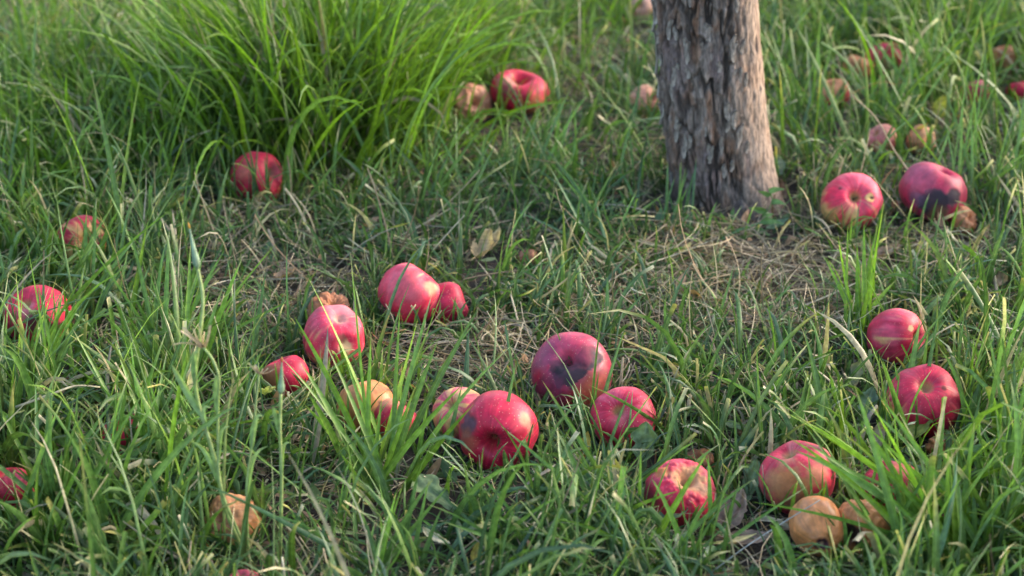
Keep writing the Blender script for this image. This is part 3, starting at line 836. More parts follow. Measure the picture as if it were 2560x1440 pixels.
# small broad leaved weeds low in the grass
def weeds(n):
    x, y = sample_ground(n, 1.1, 3.4)
    root = V3(x, y, gz(x, y) + RNG.random(n) * .012)
    n = len(root)
    L = RNG.uniform(.010, .030, n); W = L * RNG.uniform(.3, .55, n)
    c = mix(np.array([.06, .12, .05]), np.array([.13, .19, .08]), RNG.random(n)) * np.exp(RNG.normal(0, .2, n))[:, None]
    br = RNG.random(n) < .45
    c[br] = np.array([.36, .21, .12]) * np.exp(RNG.normal(0, .3, br.sum()))[:, None]
    v_, c_, u_, p = blades(root, RNG.uniform(0, 6.28, n), RNG.uniform(.6, 1.5, n), RNG.normal(0, .5, n), L, W, RNG.normal(0, .4, n), RNG.normal(0, .4, n), c, c * 1.2, c, np.full(n, 2.0), np.zeros(n, bool), 5, fold=.12)
    ok = cull(p, W)
    return v_[ok], c_[ok], u_[ok]
stuff('ground_weeds', [weeds(3600)], M_LEAF, 'tiny weed leaves and leaf scraps between the blades')

# ------------------------------------------------------------------ single blades and tufts
def strip(pts, W, c0, c1, tipc=None, tipstart=.85, face=0.0, twist=.3, fold=.2, prof='blade', ncol=3, mat=None, name='blade', parent=None, org=None, seg=None):
    pts = np.asarray(pts, float); n = len(pts)
    s = np.linspace(0, 1, n)
    d = nrm(np.gradient(pts, axis=0))
    view = nrm(CAM - pts)
    side0 = nrm(np.cross(d, view)); nor = nrm(np.cross(side0, d))
    fa = face + twist * s
    side = side0 * np.cos(fa)[:, None] + nor * np.sin(fa)[:, None]
    nn = np.cross(side, d)
    if prof == 'blade': pr = np.minimum(1, .5 + 2 * s) * (np.clip(1 - s ** 2.2, 0, 1) ** .8 + .015)
    elif prof == 'straw': pr = 1 - .4 * s
    elif prof == 'sheath': pr = np.sin(np.pi * np.clip(s, .02, 1) ** .55) ** 1.0 + .04
    else: pr = np.ones(n)
    hw = W / 2 * pr
    u = np.linspace(-1, 1, ncol)
    v = pts[:, None] + side[:, None] * (hw[:, None] * u[None])[..., None] + nn[:, None] * (hw[:, None] * fold * 2 * (np.abs(u)[None]))[..., None]
    c0 = np.array(c0); c1 = np.array(c1)
    cc = mix(np.tile(c0, (n, 1)), np.tile(c1, (n, 1)), s)
    if tipc is not None: cc = mix(cc, np.tile(tipc, (n, 1)), sm(tipstart - .05, tipstart + .05, s))
    if prof == 'blade': cc = mix(cc, np.tile((.22, .25, .11), (n, 1)), sm(.15, 0, s) * .5)
    col = np.repeat(cc[:, None], ncol, 1)
    uv = np.zeros_like(v); uv[..., 0] = (u + 1) / 2; uv[..., 1] = s[:, None]
    o0 = np.zeros(3) if org is None else np.array(org)
    me = mesh(name, v.reshape(-1, 3) - o0, grid_faces(n, ncol), col.reshape(-1, 3), uv.reshape(-1, 3), mat or M_GRASS)
    return obj(name, me, parent)

def arc(r, t, bow, n=9):
    r = np.array(r); t = np.array(t); L = np.linalg.norm(t - r)
    m = (r + t) / 2 + np.array([0, 0, 1]) * bow * L
    s = np.linspace(0, 1, n)[:, None]
    return (1 - s) ** 2 * r + 2 * s * (1 - s) * m + s ** 2 * t

def gcol(v):
    t = RNG.random()
    base = mix(mix(BLUE, MIDG, np.array(t)), VIV, np.array(np.clip(v + RNG.normal(0, .15), 0, 1))) * math.exp(RNG.normal(0, .15))
    return base, base * RNG.uniform(1.05, 1.4)

def tuft(label, root_px, spread, items, group=None, viv=.4, wmm=(5.5, 8.5), category='grass tuft'):
    """items: tip (px, py), depth offset of the tip, bow"""
    org = at(*root_px)
    e = obj('grass_tuft', None, None, org)
    tag(e, label, category, group)
    for it in items:
        tx, ty, dz, bow = it[:4]
        r = at(root_px[0] + RNG.normal(0, spread[0]), root_px[1] + RNG.normal(0, spread[1]))
        r[2] -= .003
        z = (r - CAM) @ FW + dz
        t = atz(tx, ty, z)
        t[2] = max(t[2], .01)
        W = (it[4] if len(it) > 4 else RNG.uniform(*wmm)) / 1000
        a, b = gcol(viv); a = a * 1.18; b = b * 1.18
        tip = None if RNG.random() < .55 else (CREAM if RNG.random() < .4 else YTIP)
        strip(arc(r, t, bow), W, a, b, tip, RNG.uniform(.88, .97), RNG.normal(0, .5), RNG.normal(0, .6), .2, parent=e, org=org)
    return e

# the broad bladed tuft in front of the tan apple (front centre left)
T = []
for tx, ty, dz, bow, wd in ((768, 690, -.02, .10, 6), (876, 630, -.02, .05, 4), (735, 790, -.03, .10, 7), (750, 905, -.05, .10, 8), (810, 850, -.02, .06, 6), (865, 900, -.01, .05, 6), (928, 828, 0, .03, 6.5), (1000, 770, .02, .05, 6),
    (1045, 795, .03, .04, 7), (1095, 850, 0, .05, 7.5), (1080, 735, .02, .06, 6), (1200, 765, 0, .08, 7.5), (1285, 858, -.03, .12, 8), (1158, 960, -.04, .10, 7), (1005, 905, -.02, .04, 5), (1185, 1010, -.06, .10, 9),
    (955, 990, -.03, .02, 6), (900, 965, -.03, .03, 5), (760, 1010, -.06, .12, 8), (772, 985, -.08, .10, 9), (700, 890, -.04, .12, 5), (1122, 690, .01, .05, 4), (1070, 1010, -.02, .05, 7), (850, 1130, -.05, .1, 7), (1040, 960, -.04, .02, 6)):
    T.append((tx, ty, dz, bow, wd * 1.0))
tuft('broad bladed green grass tuft in front of the tan rotten apple', (950, 1215), (34, 26), T, viv=.6)
# the upright tuft left of the rose apple on the right
T = [(2095, 590, 0, .03, 7), (2143, 610, 0, .02, 6), (2120, 560, 0, .03, 5), (2210, 505, .01, .05, 8), (2185, 640, .02, .06, 7), (2060, 640, 0, .06, 5), (2160, 560, 0, .02, 6), (2240, 700, .02, .1, 6), (2010, 760, .0, .1, 5), (2110, 690, .0, .02, 7),
     (2170, 720, -.02, .02, 6), (2050, 800, -.02, .1, 5), (2195, 560, .01, .02, 5.5)]
tuft('upright bright green tuft between the trunk foot and the pecked rose apple', (2135, 868), (14, 8), [(a, b, c, d, e * 1.15) for a, b, c, d, e in T], viv=.95)
# blades by the leaf-fronted apple on the right
T = [(2300, 800, .0, .04, 8), (2345, 790, .01, .04, 6), (2235, 900, 0, .1, 5), (2320, 830, 0, .02, 9), (2265, 875, 0, .04, 6), (2390, 880, .02, .1, 5), (2200, 895, -.06, .08, 7), (2400, 960, -.02, .1, 6)]
tuft('few wide blades standing in front of the rose apple with the brown leaf', (2275, 1075), (26, 16), T, viv=.45)
# lower right sheaf: long blades sweeping up and left
T = []
for k in range(34):
    a = RNG.random()
    T.append((1980 + 560 * a + RNG.normal(0, 40), 1030 + 160 * abs(a - .4) + RNG.uniform(-60, 200), RNG.uniform(-.05, .05), RNG.uniform(.04, .14), RNG.uniform(5, 8)))
T += [(1925, 1010, .0, .10, 9), (1990, 1040, -.02, .12, 8), (2135, 960, -.02, .10, 8), (1880, 1255, -.03, .10, 7), (2060, 1160, -.02, .10, 6.5)]
tuft('dense sheaf of long green blades filling the lower right corner', (2420, 1440), (90, 28), T, viv=.55)
T = []
for k in range(26):
    T.append((RNG.uniform(2330, 2600), RNG.uniform(880, 1250), RNG.uniform(-.04, .04), RNG.uniform(.03, .12), RNG.uniform(4, 7.5)))
tuft('tall upright tuft along the lower right edge', (2500, 1330), (60, 40), T, viv=.5)
# lower left
for (rx, ry, sx, n, lab) in ((170, 1330, 110, 42, 'dark green tuft near the lower left corner'), (360, 1200, 60, 30, 'dense tuft over the buried red apple at lower left'), (60, 1060, 70, 24, 'leaning tuft at the left edge below the dark bottomed apple'), (430, 960, 60, 22, 'loose tuft left of the tall bud stalk')):
    T = [(rx + RNG.normal(20, 130), ry - RNG.uniform(140, 400), RNG.uniform(-.05, .05), RNG.uniform(.02, .12), RNG.uniform(4, 7)) for _ in range(n)]
    tuft(lab, (rx, ry), (sx * .6, 30), T, viv=.45)
# left side blades
T = [(20 + RNG.uniform(0, 420), 480 + RNG.uniform(0, 250), RNG.uniform(-.03, .03), RNG.uniform(.03, .12), RNG.uniform(4, 7)) for _ in range(26)]
tuft('scattered upright blades before the yellow streaked apple on the left', (230, 800), (130, 40), T, viv=.4)
# centre foreground tufts
for (rx, ry, n, lab) in ((1290, 1400, 30, 'low spreading tuft below the bright crimson apple'), (1500, 1330, 26, 'mid green tuft below the apple with the dandelion leaf'), (1660, 1440, 22, 'tuft at the bottom edge below the wrinkled topped apple'), (980, 1440, 26, 'tuft at the bottom edge below the broad bladed one')):
    T = [(rx + RNG.normal(0, 150), ry - RNG.uniform(60, 270), RNG.uniform(-.05, .03), RNG.uniform(.04, .2), RNG.uniform(3.5, 6.5)) for _ in range(n)]
    tuft(lab, (rx, ry), (70, 26), T, viv=.3)
# mid ground tufts
for (rx, ry, n, lab, vv, hh) in ((1330, 470, 30, 'short dark tuft in the trunk shadow', .15, 260), (1480, 620, 26, 'blue green upright tuft left of the trunk foot', .05, 230), (2450, 520, 24, 'tall pale tuft at the right edge', .35, 420), (2250, 330, 26, 'tall loose tuft among the far right apples', .35, 330), (1100, 480, 24, 'drooping tuft right of the sunk red apple', .25, 240),
                               (1380, 760, 16, 'thin tuft above the large rotted apple', .05, 170), (1640, 980, 16, 'thin bluish tuft right of the large rotted apple', .05, 190), (2030, 330, 20, 'upright tuft right behind the trunk', .4, 300), (1560, 330, 18, 'green tuft left behind the trunk', .3, 220), (1690, 575, 12, 'dark bluish tuft against the left front of the trunk foot', .1, 190), (1800, 600, 9, 'sparse blades and straw at the front of the trunk foot', .3, 100)):
    T = [(rx + RNG.normal(0, 90 if rx != 1690 else 34), ry - RNG.uniform(.35, 1) * hh, RNG.uniform(-.04, .04), RNG.uniform(.02, .14), RNG.uniform(3, 5.5)) for _ in range(n)]
    tuft(lab, (rx, ry), (50 if rx not in (1690, 1800) else 28, 20 if rx != 1690 else 10), T, viv=vv)

# the tall vivid tussock behind, upper left
org = at(820, 330)
ts = obj('grass_tussock', None, None, org)
tag(ts, 'large tall vivid green grass tussock arching in the upper left background', 'grass tussock')
def tussock(n, centre, sx, sy, lo, hi, wlo, whi, segs=8):
    r = at(RNG.normal(centre[0], sx, n), RNG.normal(centre[1], sy, n))
    dx = r[:, 0] - at(*centre)[0]
    az = np.arctan2(RNG.normal(-.05, .55, n), dx * 5 + RNG.normal(0, .55, n))
    L = RNG.uniform(lo, hi, n) * (1 - .35 * np.clip(np.abs(dx) / (sx / 1400.), 0, 1.4) * RNG.random(n))
    lean = np.abs(RNG.normal(.16, .24, n)) + np.abs(dx) * .6
    curve = RNG.gamma(2.2, .40, n)
    t = RNG.random(n)
    base = mix(mix(VIV * .72, VIV * 1.05, t), MIDG * .8, (RNG.random(n) < .4) * .8) * np.exp(RNG.normal(0, .25, n))[:, None]
    dd = RNG.random(n) < .04
    base[dd] = DRY * .45
    hast = RNG.random(n) < .25
    a = blades(r, az, lean, curve, L, RNG.uniform(wlo, whi, n), RNG.normal(0, .8, n), RNG.normal(0, .7, n), base * .95, base * 1.3,
               np.where((RNG.random(n) < .5)[:, None], CREAM, YTIP), np.where(hast, .92, 2.), np.zeros(n, bool), segs, RNG.normal(0, .3, n), pw=1.8)
    ok = cull(a[3], None)
    return a[0][ok], a[1][ok], a[2][ok]
for spec in ((1100, (800, 335), 165, 62, .18, .36, .0046, .0082),):
    a = tussock(*spec)
    v_, c_, u_ = a
    m = len(v_)
    for i in range(220):
        k = v_[i].shape[0]
        me = mesh('blade', v_[i].reshape(-1, 3) - org, blade_faces(1, k - 1), c_[i].reshape(-1, 3), u_[i].reshape(-1, 3), M_GRASS)
        obj('blade', me, ts)
    rest = mesh('blade_mass', v_[220:].reshape(-1, 3) - org, blade_faces(m - 220, v_.shape[1] - 1), c_[220:].reshape(-1, 3), u_[220:].reshape(-1, 3), M_GRASS)
    o = obj('blade_mass', rest, ts); o['kind'] = 'stuff'
tg = [tussock(460, (440, 330), 200, 90, .10, .22, .003, .0055), tussock(300, (760, 400), 260, 30, .08, .20, .003, .0052), tussock(500, (1020, 200), 120, 60, .14, .30, .003, .0055), tussock(420, (230, 330), 230, 70, .08, .18, .003, .0055), tussock(160, (480, 120), 200, 70, .08, .18, .003, .0055), tussock(500, (2300, 150), 300, 130, .10, .24, .0025, .005), tussock(260, (1300, 60), 200, 60, .08, .2, .0025, .005)]
stuff('tall_meadow_grass', tg, M_GRASS, 'taller blurred meadow grass standing in the background')

# ------------------------------------------------------------------ single stems crossing the view
def stem_line(name, label, pts_px, W, c, cat='dry stem', group='loose dry stems', z0=None, dzs=None, seeds=False):
    p0 = at(*pts_px[0]); z = (p0 - CAM) @ FW
    P3 = []
    for i, (x, y) in enumerate(pts_px):
        dz = 0 if dzs is None else dzs[i]
        P3.append(atz(x, y, z + dz))
    pts = bez(P3, 18)
    v, f = tube(pts, np.linspace(W / 2, W / 3.4, 18), 6)
    nn = fbm(v * 60, 3, 2)
    col = mix(np.array(c) * .8, np.array(c) * 1.2, nn)
    o = obj(name, mesh(name, v, f, col, np.tile((.5, .5, .5), (len(v), 1)), M_STRAW))
    tag(o, label, cat, group)
    return o
STR = (.50, .38, .24)
stem_line('dry_stem', 'long pale straw stem slanting down onto the black blotched apple', [(2322, 528), (2290, 455), (2235, 375), (2190, 295), (2130, 238)], .0026, STR, dzs=[-.02, -.02, 0, .0, .02])
stem_line('dry_stem', 'upright thin straw stem right of the trunk', [(2125, 275), (2112, 235), (2095, 150), (2068, 60)], .0022, STR)
stem_line('dry_stem', 'orange brown curved sprig arching over the half pink apple', [(2008, 385), (2050, 300), (2130, 235), (2200, 205), (2240, 212)], .0014, (.42, .22, .09))
stem_line('dry_stem', 'faint tan stem rising to a withered seed head on the right', [(2040, 320), (2130, 265), (2230, 215), (2330, 190)], .0012, (.42, .30, .15))
stem_line('dry_stem', 'pale flat straw lying in the left foreground grass', [(40, 1018), (130, 985), (190, 965), (250, 968)], .0030, CREAM * .9, dzs=[-.14, -.14, -.13, -.12])
stem_line('dry_stem', 'thin whitish stem across the bottom right centre', [(1780, 1430), (1860, 1370), (1960, 1305), (2050, 1250)], .0013, (.45, .46, .42), dzs=[-.03, -.03, -.02, -.02])
stem_line('dry_stem', 'short cream straw right of the thin bud stalk', [(722, 1090), (728, 1060), (738, 1020)], .0020, CREAM)
stem_line('dry_stem', 'pale straw pair lying at the right of the split brown apple shadow', [(2250, 640), (2310, 600), (2360, 582), (2420, 575)], .0020, CREAM * .8)
stem_line('dry_stem', 'tan straw crossing the dark grass left of the trunk', [(1590, 480), (1500, 440), (1400, 410), (1320, 395)], .0022, (.44, .28, .16), dzs=[0, -.01, -.02, -.02])
stem_line('dry_stem', 'thin tan straw in the bare patch before the trunk', [(1720, 640), (1800, 612), (1900, 640), (1990, 660)], .0020, STR)
stem_line('dry_stem', 'bent white straw by the right pair of far apples', [(1905, 250), (1935, 190), (1958, 110), (1960, 50)], .0028, CREAM * .9)

# ------------------------------------------------------------------ bud stalks, lower left
def stalk(label, px, zoff, W, bud=None, sheaths=(), withered=None):
    base = at(*px[0])
    e = obj('bud_stalk', None, None, base)
    tag(e, label, 'wild plant', 'tall thin bud stalks')
    z = (base - CAM) @ FW
    P3 = [atz(x, y, z + o) for (x, y), o in zip(px, zoff)]
    pts = bez(P3, 30)
    G0, G1 = np.array([.24, .33, .10]), np.array([.34, .42, .17])
    v, f = tube(pts, np.linspace(W / 2, W / 2.6, 30), 8)
    nn = fbm(v * 40, 3, 2)
    obj('stem', mesh('stem', v - base, f, mix(G0, G1, nn), np.tile((.5, .5, .5), (len(v), 1)), M_LEAF), e)
    def pos(s):
        i = s * 29; a = int(min(i, 28)); return pts[a] * (1 - (i - a)) + pts[a + 1] * (i - a)
    if bud:
        l, wd = bud
        d = nrm(pts[-1] - pts[-4]); s = np.linspace(0, 1, 10)
        bp = pts[-1] + d * (s[:, None] * l)
        prof = np.interp(s, [0, .1, .25, .5, .8, 1], [.35, .95, 1, .62, .36, .2]) * wd / 2
        v, f = tube(bp, prof, 12)
        # bracts: ribs round the bud
        cc = mix(np.tile((.17, .27, .16), (len(v), 1)), np.tile((.34, .42, .28), (len(v), 1)), (np.arange(len(v)) % 3 == 0) * .8)
        b = obj('bud', mesh('bud', v - base, f, cc, np.tile((.5, .5, .5), (len(v), 1)), M_LEAF), e)
        tipv, tf = tube(np.array([bp[-1], bp[-1] + d * l * .10, bp[-1] + d * l * .17]), [wd * .12, wd * .14, wd * .05], 6)
        obj('bud_tip', mesh('bud_tip', tipv - base, tf, np.tile((.50, .25, .03), (len(tipv), 1)), np.tile((.5, .5, .5), (len(tipv), 1)), M_LEAF), b)
    for (s0, l, wd, ang, outw) in sheaths:
        p0 = pos(s0); d = nrm(pos(min(1, s0 + .03)) - pos(s0 - .0))
        sd = RT * math.cos(ang) + FW * math.sin(ang) * .6
        tip = p0 + d * l * .9 + sd * l * outw
        q_ = arc(p0, tip, 0, 10); q_ += (d * .02 - sd * .10 * l)[None] * np.sin(np.linspace(0, np.pi, 10))[:, None] * .6
        g = (.19, .30, .10)
        strip(q_, wd * .62, g, (.27, .36, .14), face=.25, twist=.4, fold=.3, prof='sheath', ncol=5, name='leaf', parent=e, org=base)
    if withered:
        p0 = pts[-1]
        for k in range(9):
            d = nrm(np.array([RNG.normal(-.25, .4), RNG.normal(0, .3), RNG.uniform(.1, .9)]))
            l = RNG.uniform(.008, .022) * withered
            q_ = arc(p0, p0 + d * l, RNG.normal(0, .2), 5)
            strip(q_, .0022 * withered, (.45, .30, .18), (.60, .48, .34), face=RNG.normal(0, 1), prof='straw', name='dry_bract', parent=e, org=base, mat=M_STRAW, fold=.3)
    return e
stalk('tallest green stalk topped by a long closed bud with an orange tip', [(648, 1438), (600, 1360), (560, 1260), (545, 1180), (520, 1090), (494, 1000), (488, 930), (502, 820), (507, 740), (494, 672)], [0, -.02, -.04, -.05, -.06, -.06, -.07, -.08, -.08, -.08], .0040, (.036, .0068),
      sheaths=((.28, .05, .008, 2.9, .5), (.50, .055, .010, .3, -.25), (.62, .035, .009, .2, .12), (.44, .03, .007, 0, .35)))
stalk('bud stalk with a withered straw coloured head bending over', [(640, 1438), (600, 1340), (552, 1220), (545, 1100), (545, 1010), (547, 945), (532, 900), (508, 868)], [-.01, -.03, -.05, -.06, -.07, -.08, -.08, -.08], .0030, None,
      sheaths=((.52, .045, .008, .2, .05), (.35, .04, .007, .2, .3)), withered=1.5)
stalk('slim stalk with a brown dried top standing between the other bud stalks', [(625, 1438), (618, 1300), (618, 1200), (632, 1100), (640, 1010), (648, 935)], [-.01, -.04, -.05, -.06, -.06, -.06], .0024, None,
      sheaths=((.30, .055, .008, .2, .35), (.55, .035, .009, .2, .15)), withered=.8)
stalk('straight pale green stalk with a slender closed bud, rightmost of the bud stalks', [(700, 1410), (702, 1300), (704, 1180), (700, 1080), (702, 985)], [-.01, -.04, -.05, -.06, -.07], .0036, (.030, .0062),
      sheaths=((.45, .04, .007, .2, .2), (.72, .03, .006, .2, -.2)), withered=None)
sh = at(690, 1170)

# ------------------------------------------------------------------ leaves lying about
def leaf(label, c, L, W, rot, style='dry', col=(.40, .26, .15), col2=None, tilt=.3, curl=.3, h=.012, z=None, cat='leaf', group='fallen leaves', name='fallen_leaf', stalk_=True, upright=None, seed=None):
    seed = seed if seed is not None else RNG.integers(0, 999)
    n, m = 22, 11
    s = np.linspace(0, 1, n)[:, None]; u = np.linspace(-1, 1, m)[None, :]
    if style == 'dandelion':
        lob = .55 + .45 * np.abs(np.sin(s * np.pi * 3.4 + .4)) ** .7
        prof = (np.interp(s, [0, .1, .5, .8, 1], [.10, .30, .85, 1, .03])) * lob
    else:
        prof = np.sin(np.pi * np.clip(s * .96 + .02, 0, 1) ** .9) ** .8 * (1 + .07 * np.sin(s * 90))
    edge = 1 + .22 * (vnoise(V3(s * 9, np.sign(u) * 3 + 0 * s, seed)) - .5)
    x = u * W / 2 * prof * edge
    y = s * L + 0 * u
    zz = np.abs(u) ** 1.3 * W * .22 * curl * 2 * prof + curl * L * .9 * (s - .45) ** 2 + W * .20 * (fbm(V3(s * 5, u * 2.5, seed), 3, 2) - .5) * (1 + curl)
    v = V3(x, y - L / 2, zz).reshape(-1, 3)
    ct, st = math.cos(rot), math.sin(rot)
    # rot: direction of the tip on the ground, 0 = right, pi/2 = away
    a = math.cos(tilt); b = math.sin(tilt)
    v = np.stack([v[:, 0], v[:, 1] * a - v[:, 2] * b, v[:, 1] * b + v[:, 2] * a], 1)
    v = np.stack([v[:, 1] * ct - v[:, 0] * st * -1, v[:, 1] * st - v[:, 0] * ct, v[:, 2]], 1)
    p = at(c[0], c[1], h)
    col = np.array(col); col2 = np.array(col2 if col2 is not None else col * .6)
    nn = fbm(V3(s * 4, u * 2, seed), 9, 3)
    cc = mix(np.broadcast_to(col, nn.shape + (3,)), np.broadcast_to(col2, nn.shape + (3,)), sm(.4, .68, nn))
    vein = np.maximum(sm(.14, .02, np.abs(u) + 0 * s), .45 * sm(.75, .98, np.sin((s * 9 - np.abs(u) * 1.6) * np.pi * 1.6)))
    cc = mix(cc, np.broadcast_to(np.minimum(col * 1.25 + .05, 1), cc.shape), vein * .75)
    o = obj(name, mesh(name, v, grid_faces(n, m), cc.reshape(-1, 3), V3(.5 + u * .5 + 0 * s, s + 0 * u, 0 * s + 0 * u).reshape(-1, 3), M_LEAF), None, p)
    tag(o, label, cat, group)
    if stalk_:
        i0 = v[m // 2]; d = nrm(v[m // 2] - v[m // 2 + m * 3])
        tv, tf = tube(bez([i0 - d * .003, i0 + d * .006, i0 + d * .014 + [0, 0, -.003]], 5), .0007, 6)
        obj('leaf_stalk', mesh('leaf_stalk', tv, tf, np.tile(col * .8, (len(tv), 1)), np.tile((.5, .5, .5), (len(tv), 1)), M_LEAF), o)
    return o
DLN = (.18, .26, .11); DLN2 = (.13, .20, .08)
leaf('notched dull green dandelion leaf standing against the pink red apple', (1610, 1118), .052, .030, 1.35, 'dandelion', DLN, DLN2, 1.0, .25, .028, cat='dandelion leaf', group='dandelion leaves', name='dandelion_leaf')
leaf('pale curled dandelion leaf upright in the broad bladed tuft', (996, 1130), .050, .016, 1.45, 'dandelion', (.30, .34, .20), (.42, .38, .24), 1.15, .5, .030, cat='dandelion leaf', group='dandelion leaves', name='dandelion_leaf')
leaf('wide flat dandelion leaf low in the grass below the bright crimson apple', (1085, 1235), .065, .034, 2.4, 'dandelion', DLN2, DLN, .25, .15, .020, cat='dandelion leaf', group='dandelion leaves', name='dandelion_leaf')
leaf('dandelion leaf under the apple with the wrinkled brown top', (1672, 1290), .040, .022, -.1, 'dandelion', (.13, .20, .11), DLN, .3, .3, .020, cat='dandelion leaf', group='dandelion leaves', name='dandelion_leaf')
leaf('crumpled dandelion leaf between the two front right apples', (1880, 1205), .045, .022, 1.2, 'dandelion', (.17, .25, .10), DLN, .7, .5, .022, cat='dandelion leaf', group='dandelion leaves', name='dandelion_leaf')
leaf('wilting green and tan leaf left of the leaf fronted rose apple', (2140, 945), .045, .018, .9, 'dandelion', (.22, .25, .13), (.42, .34, .2), .8, .5, .018, cat='dandelion leaf', group='dandelion leaves', name='dandelion_leaf')
leaf('grey green dandelion leaf lower left of the leaf fronted rose apple', (2165, 1020), .050, .024, 1.1, 'dandelion', (.20, .27, .18), DLN, .5, .4, .015, cat='dandelion leaf', group='dandelion leaves', name='dandelion_leaf')
leaf('flat green broad leaf in the grass right of the centre', (1845, 1066), .038, .018, 2.9, 'dandelion', DLN, DLN2, .15, .2, .014, cat='dandelion leaf', group='dandelion leaves', name='dandelion_leaf')
leaf('broad fresh leaf at the foot of the trunk', (1945, 562), .034, .016, .3, 'dry', (.13, .22, .12), (.17, .26, .15), .3, .3, .014, cat='leaf', group='leaves of the small weed', name='weed_leaf')
leaf('dry brown curled leaf beside the wrinkled topped apple', (1832, 1282), .048, .030, 1.0, 'dry', (.38, .26, .19), (.27, .17, .12), .5, .5, .016)
leaf('second dry brown leaf, flat on the straw at the bottom right centre', (1870, 1352), .050, .022, -.2, 'dry', (.30, .20, .14), (.22, .14, .09), .15, .5, .012)
leaf('narrow yellow leaf strip on the bottom straw', (1838, 1352), .042, .007, .2, 'dry', (.60, .50, .20), (.5, .4, .18), .1, .3, .022, stalk_=False)
leaf('bright yellow leaf between the crimson and the dandelion leaf apples', (1464, 1115), .030, .011, 1.2, 'dry', (.62, .47, .08), (.55, .36, .06), .9, .4, .020)
leaf('orange brown curled leaf leaning on the front of the rose apple', (2316, 1022), .030, .018, 1.3, 'dry', (.44, .25, .08), (.28, .15, .05), .9, .7, .026)
leaf('yellow green leaf below the orange brown curled one', (2290, 1078), .050, .024, .5, 'dry', (.38, .40, .07), (.28, .32, .06), .4, .4, .015)
leaf('small yellow leaf lying right of the pecked rose apple', (2346, 914), .022, .006, -.1, 'dry', (.60, .42, .09), (.5, .32, .1), .1, .3, .008, stalk_=False)
leaf('crumpled pale yellow leaf at the brownish cheeked apple', (672, 985), .034, .018, -1.2, 'dry', (.50, .52, .20), (.42, .46, .14), .5, .8, .028)
leaf('tan curled leaf on the bare patch upper left of centre', (716, 692), .028, .018, .2, 'dry', (.52, .34, .21), (.42, .25, .13), .3, .9, .012)
leaf('tiny ochre leaf scrap left of the tan curled one', (572, 688), .014, .010, .4, 'dry', (.45, .30, .15), (.36, .2, .08), .3, .9, .010, stalk_=False)
leaf('large cream curled leaf in the dark grass above centre', (1212, 625), .046, .026, 1.1, 'dry', (.56, .42, .24), (.50, .36, .2), .4, 1.3, .022)
leaf('pale folded leaf behind the large cream curled one', (1240, 604), .034, .017, .9, 'dry', (.60, .47, .30), (.46, .36, .24), .7, .9, .028)
leaf('cream twisted leaf strip at the bottom left of centre', (1092, 1350), .044, .010, -.9, 'dry', (.60, .52, .33), (.5, .42, .22), .1, .5, .030, stalk_=False)
leaf('tan leaf in the straw below the streaked apple', (2222, 634), .034, .022, .2, 'dry', (.48, .31, .20), (.38, .22, .13), .3, .7, .010)
leaf('small tan leaf near the right edge', (2506, 700), .026, .014, 1.0, 'dry', (.55, .38, .22), (.45, .28, .14), .5, .9, .014)
leaf('yellow leaf caught in the upper right grass', (2356, 268), .036, .028, 1.0, 'dry', (.46, .45, .07), (.38, .42, .06), 1.0, .3, .03)
leaf('yellow leaf in the grass at the bottom left of centre', (1192, 1385), .022, .011, 1.4, 'dry', (.56, .44, .07), (.5, .3, .06), .8, .3, .020)
leaf('yellowish blurred leaf at the left edge', (26, 590), .050, .026, 1.5, 'dry', (.42, .40, .17), (.48, .36, .18), 1.1, .3, .03)
leaf('pale orange leaf in the bare patch behind the withered head', (520, 905), .032, .016, -.5, 'dry', (.50, .34, .22), (.4, .24, .14), .3, .8, .010)
leaf('tan leaf scrap in the lower right grass', (2196, 1092), .028, .014, 1.3, 'dry', (.50, .40, .27), (.42, .3, .2), .7, .8, .02)
leaf('brown leaf scrap behind the deep pink apple', (2135, 1135), .034, .020, 1.3, 'dry', (.42, .31, .23), (.33, .22, .14), .6, .8, .02)
leaf('small yellow leaf above the peach brown apple', (2306, 318), .018, .010, .2, 'dry', (.66, .50, .06), (.6, .42, .05), .4, .3, .04, stalk_=False)
leaf('grey green leaf right of the trunk foot', (1944, 415), .032, .020, 1.5, 'dry', (.24, .31, .24), (.18, .26, .17), .9, .3, .02, group='leaves of the small weed', name='weed_leaf')
leaf('yellow and green leaf left of the orange sprig', (2006, 362), .026, .014, 1.6, 'dry', (.42, .42, .10), (.3, .36, .1), 1.1, .3, .02)

# the little weed at the foot of the trunk
wb = at(1880, 590)
we = obj('small_weed', None, None, wb)
tag(we, 'small leafy green weed climbing at the foot of the trunk', 'weed')
stm = [atz(1880, 590, (wb - CAM) @ FW), atz(1905, 548, (wb - CAM) @ FW), atz(1930, 505, (wb - CAM) @ FW), atz(1922, 470, (wb - CAM) @ FW)]
sv, sf = tube(bez(stm, 12), .0009, 6)
obj('stem', mesh('stem', sv - wb, sf, np.tile((.14, .22, .07), (len(sv), 1)), np.tile((.5, .5, .5), (len(sv), 1)), M_LEAF), we)
for k, (x0, y0, x1, y1, wd) in enumerate(((1922, 480, 1962, 474, 8), (1928, 505, 1965, 512, 8), (1915, 530, 1870, 520, 9), (1905, 548, 1935, 535, 7), (1895, 565, 1850, 575, 9), (1900, 556, 1960, 560, 9), (1885, 582, 1835, 600, 10), (1925, 490, 1895, 478, 7), (1888, 575, 1925, 590, 9), (1815, 560, 1800, 530, 6))):
    zz = (wb - CAM) @ FW
    strip(arc(atz(x0, y0, zz), atz(x1, y1, zz - .01), .12, 8), wd / 1000, (.10, .20, .06), (.18, .30, .09), face=.3, prof='sheath', ncol=5, name='leaf', parent=we, org=wb, mat=M_LEAF)

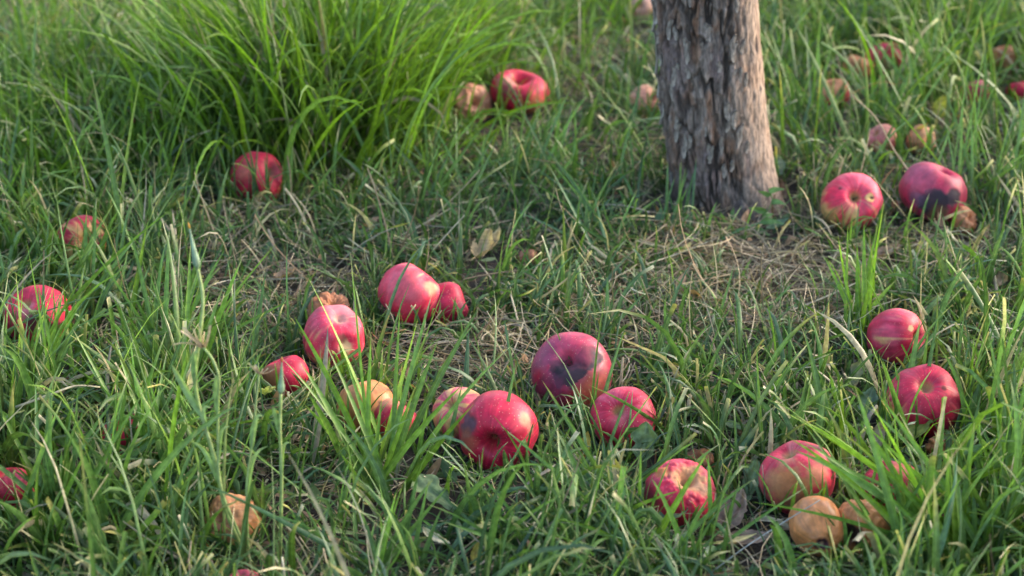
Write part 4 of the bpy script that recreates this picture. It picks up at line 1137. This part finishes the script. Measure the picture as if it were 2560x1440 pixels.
# hand placed blades over and beside the front apples
T = [((1470, 1015), (1360, 800), -.05, .10, 3.2), ((1450, 985), (1425, 800), -.03, .02, 2.4)]
def lone(label, r, t, dz, bow, W, v=.4):
    org = at(*r); e = obj('lone_grass', None, None, org)
    a, b = gcol(v)
    z = (org - CAM) @ FW + dz
    strip(arc(org, atz(t[0], t[1], z), bow), W / 1000, a * 1.15, b * 1.15, None, .9, RNG.normal(0, .3), .3, parent=e, org=org)
    tag(e, label, 'blade of grass', 'single grass blades crossing the apples', 'thing')
lone('thin blade crossing the face of the large rotted apple', (1452, 1020), (1375, 785), -.03, .12, 2.2, .2)
lone('wide blade rising over the right shoulder of the large rotted apple', (1480, 1105), (1562, 820), -.02, .06, 5.5)
lone('short blade curling at the lower left of the large rotted apple', (1330, 1060), (1392, 945), .0, .14, 5, .2)
lone('broad blade standing over the left of the bright crimson apple', (1110, 1170), (1156, 960), .0, .04, 6.5)
lone('upright blade before the middle of the bright crimson apple', (1235, 1190), (1290, 905), .0, .03, 5.5)
lone('slim blade before the right of the bright crimson apple', (1300, 1175), (1313, 1060), .0, .03, 4.2)
lone('blade with bent tip before the left of the bright crimson apple', (1160, 1150), (1250, 1005), .0, .14, 4)
lone('long blade rising from the dandelion leaf over the pink red apple', (1500, 1180), (1575, 975), .0, .04, 4)
lone('curved long blade above the left foreground grass', (250, 1420), (600, 1010), -.1, .22, 7.5, .3)
lone('pale arching blade low in front of the orange brown apple', (640, 1400), (380, 1312), -.02, .16, 6, .2)
lone('tall blade before the streaked apple, right side', (2180, 640), (2210, 500), -.03, .03, 7.5, .6)
lone('narrow blade before the streaked apple', (2122, 640), (2132, 540), -.03, .03, 4.5, .6)
lone('broad blade sweeping left from the lower right sheaf', (2400, 1400), (1985, 1125), -.06, .12, 9, .3)
lone('whitish lit blade in front of the rose apple', (2300, 1170), (2205, 895), -.05, .05, 6.5, .0)
lone('bright blade before the wrinkled topped apple', (1600, 1420), (1770, 1130), -.04, .05, 7, .7)
lone('broad blade over the left side of the wrinkled topped apple', (1600, 1300), (1660, 1120), -.02, .08, 6.5, .3)
lone('blade rising between the two front right apples', (1780, 1370), (1770, 1135), -.02, .04, 5, .4)
lone('long blade crossing the big rosy apple', (1900, 1250), (2040, 1130), -.02, .16, 6, .3)
lone('yellowish blade lying right of the pink red apple', (1830, 1010), (1650, 938), -.01, .12, 5, .9)
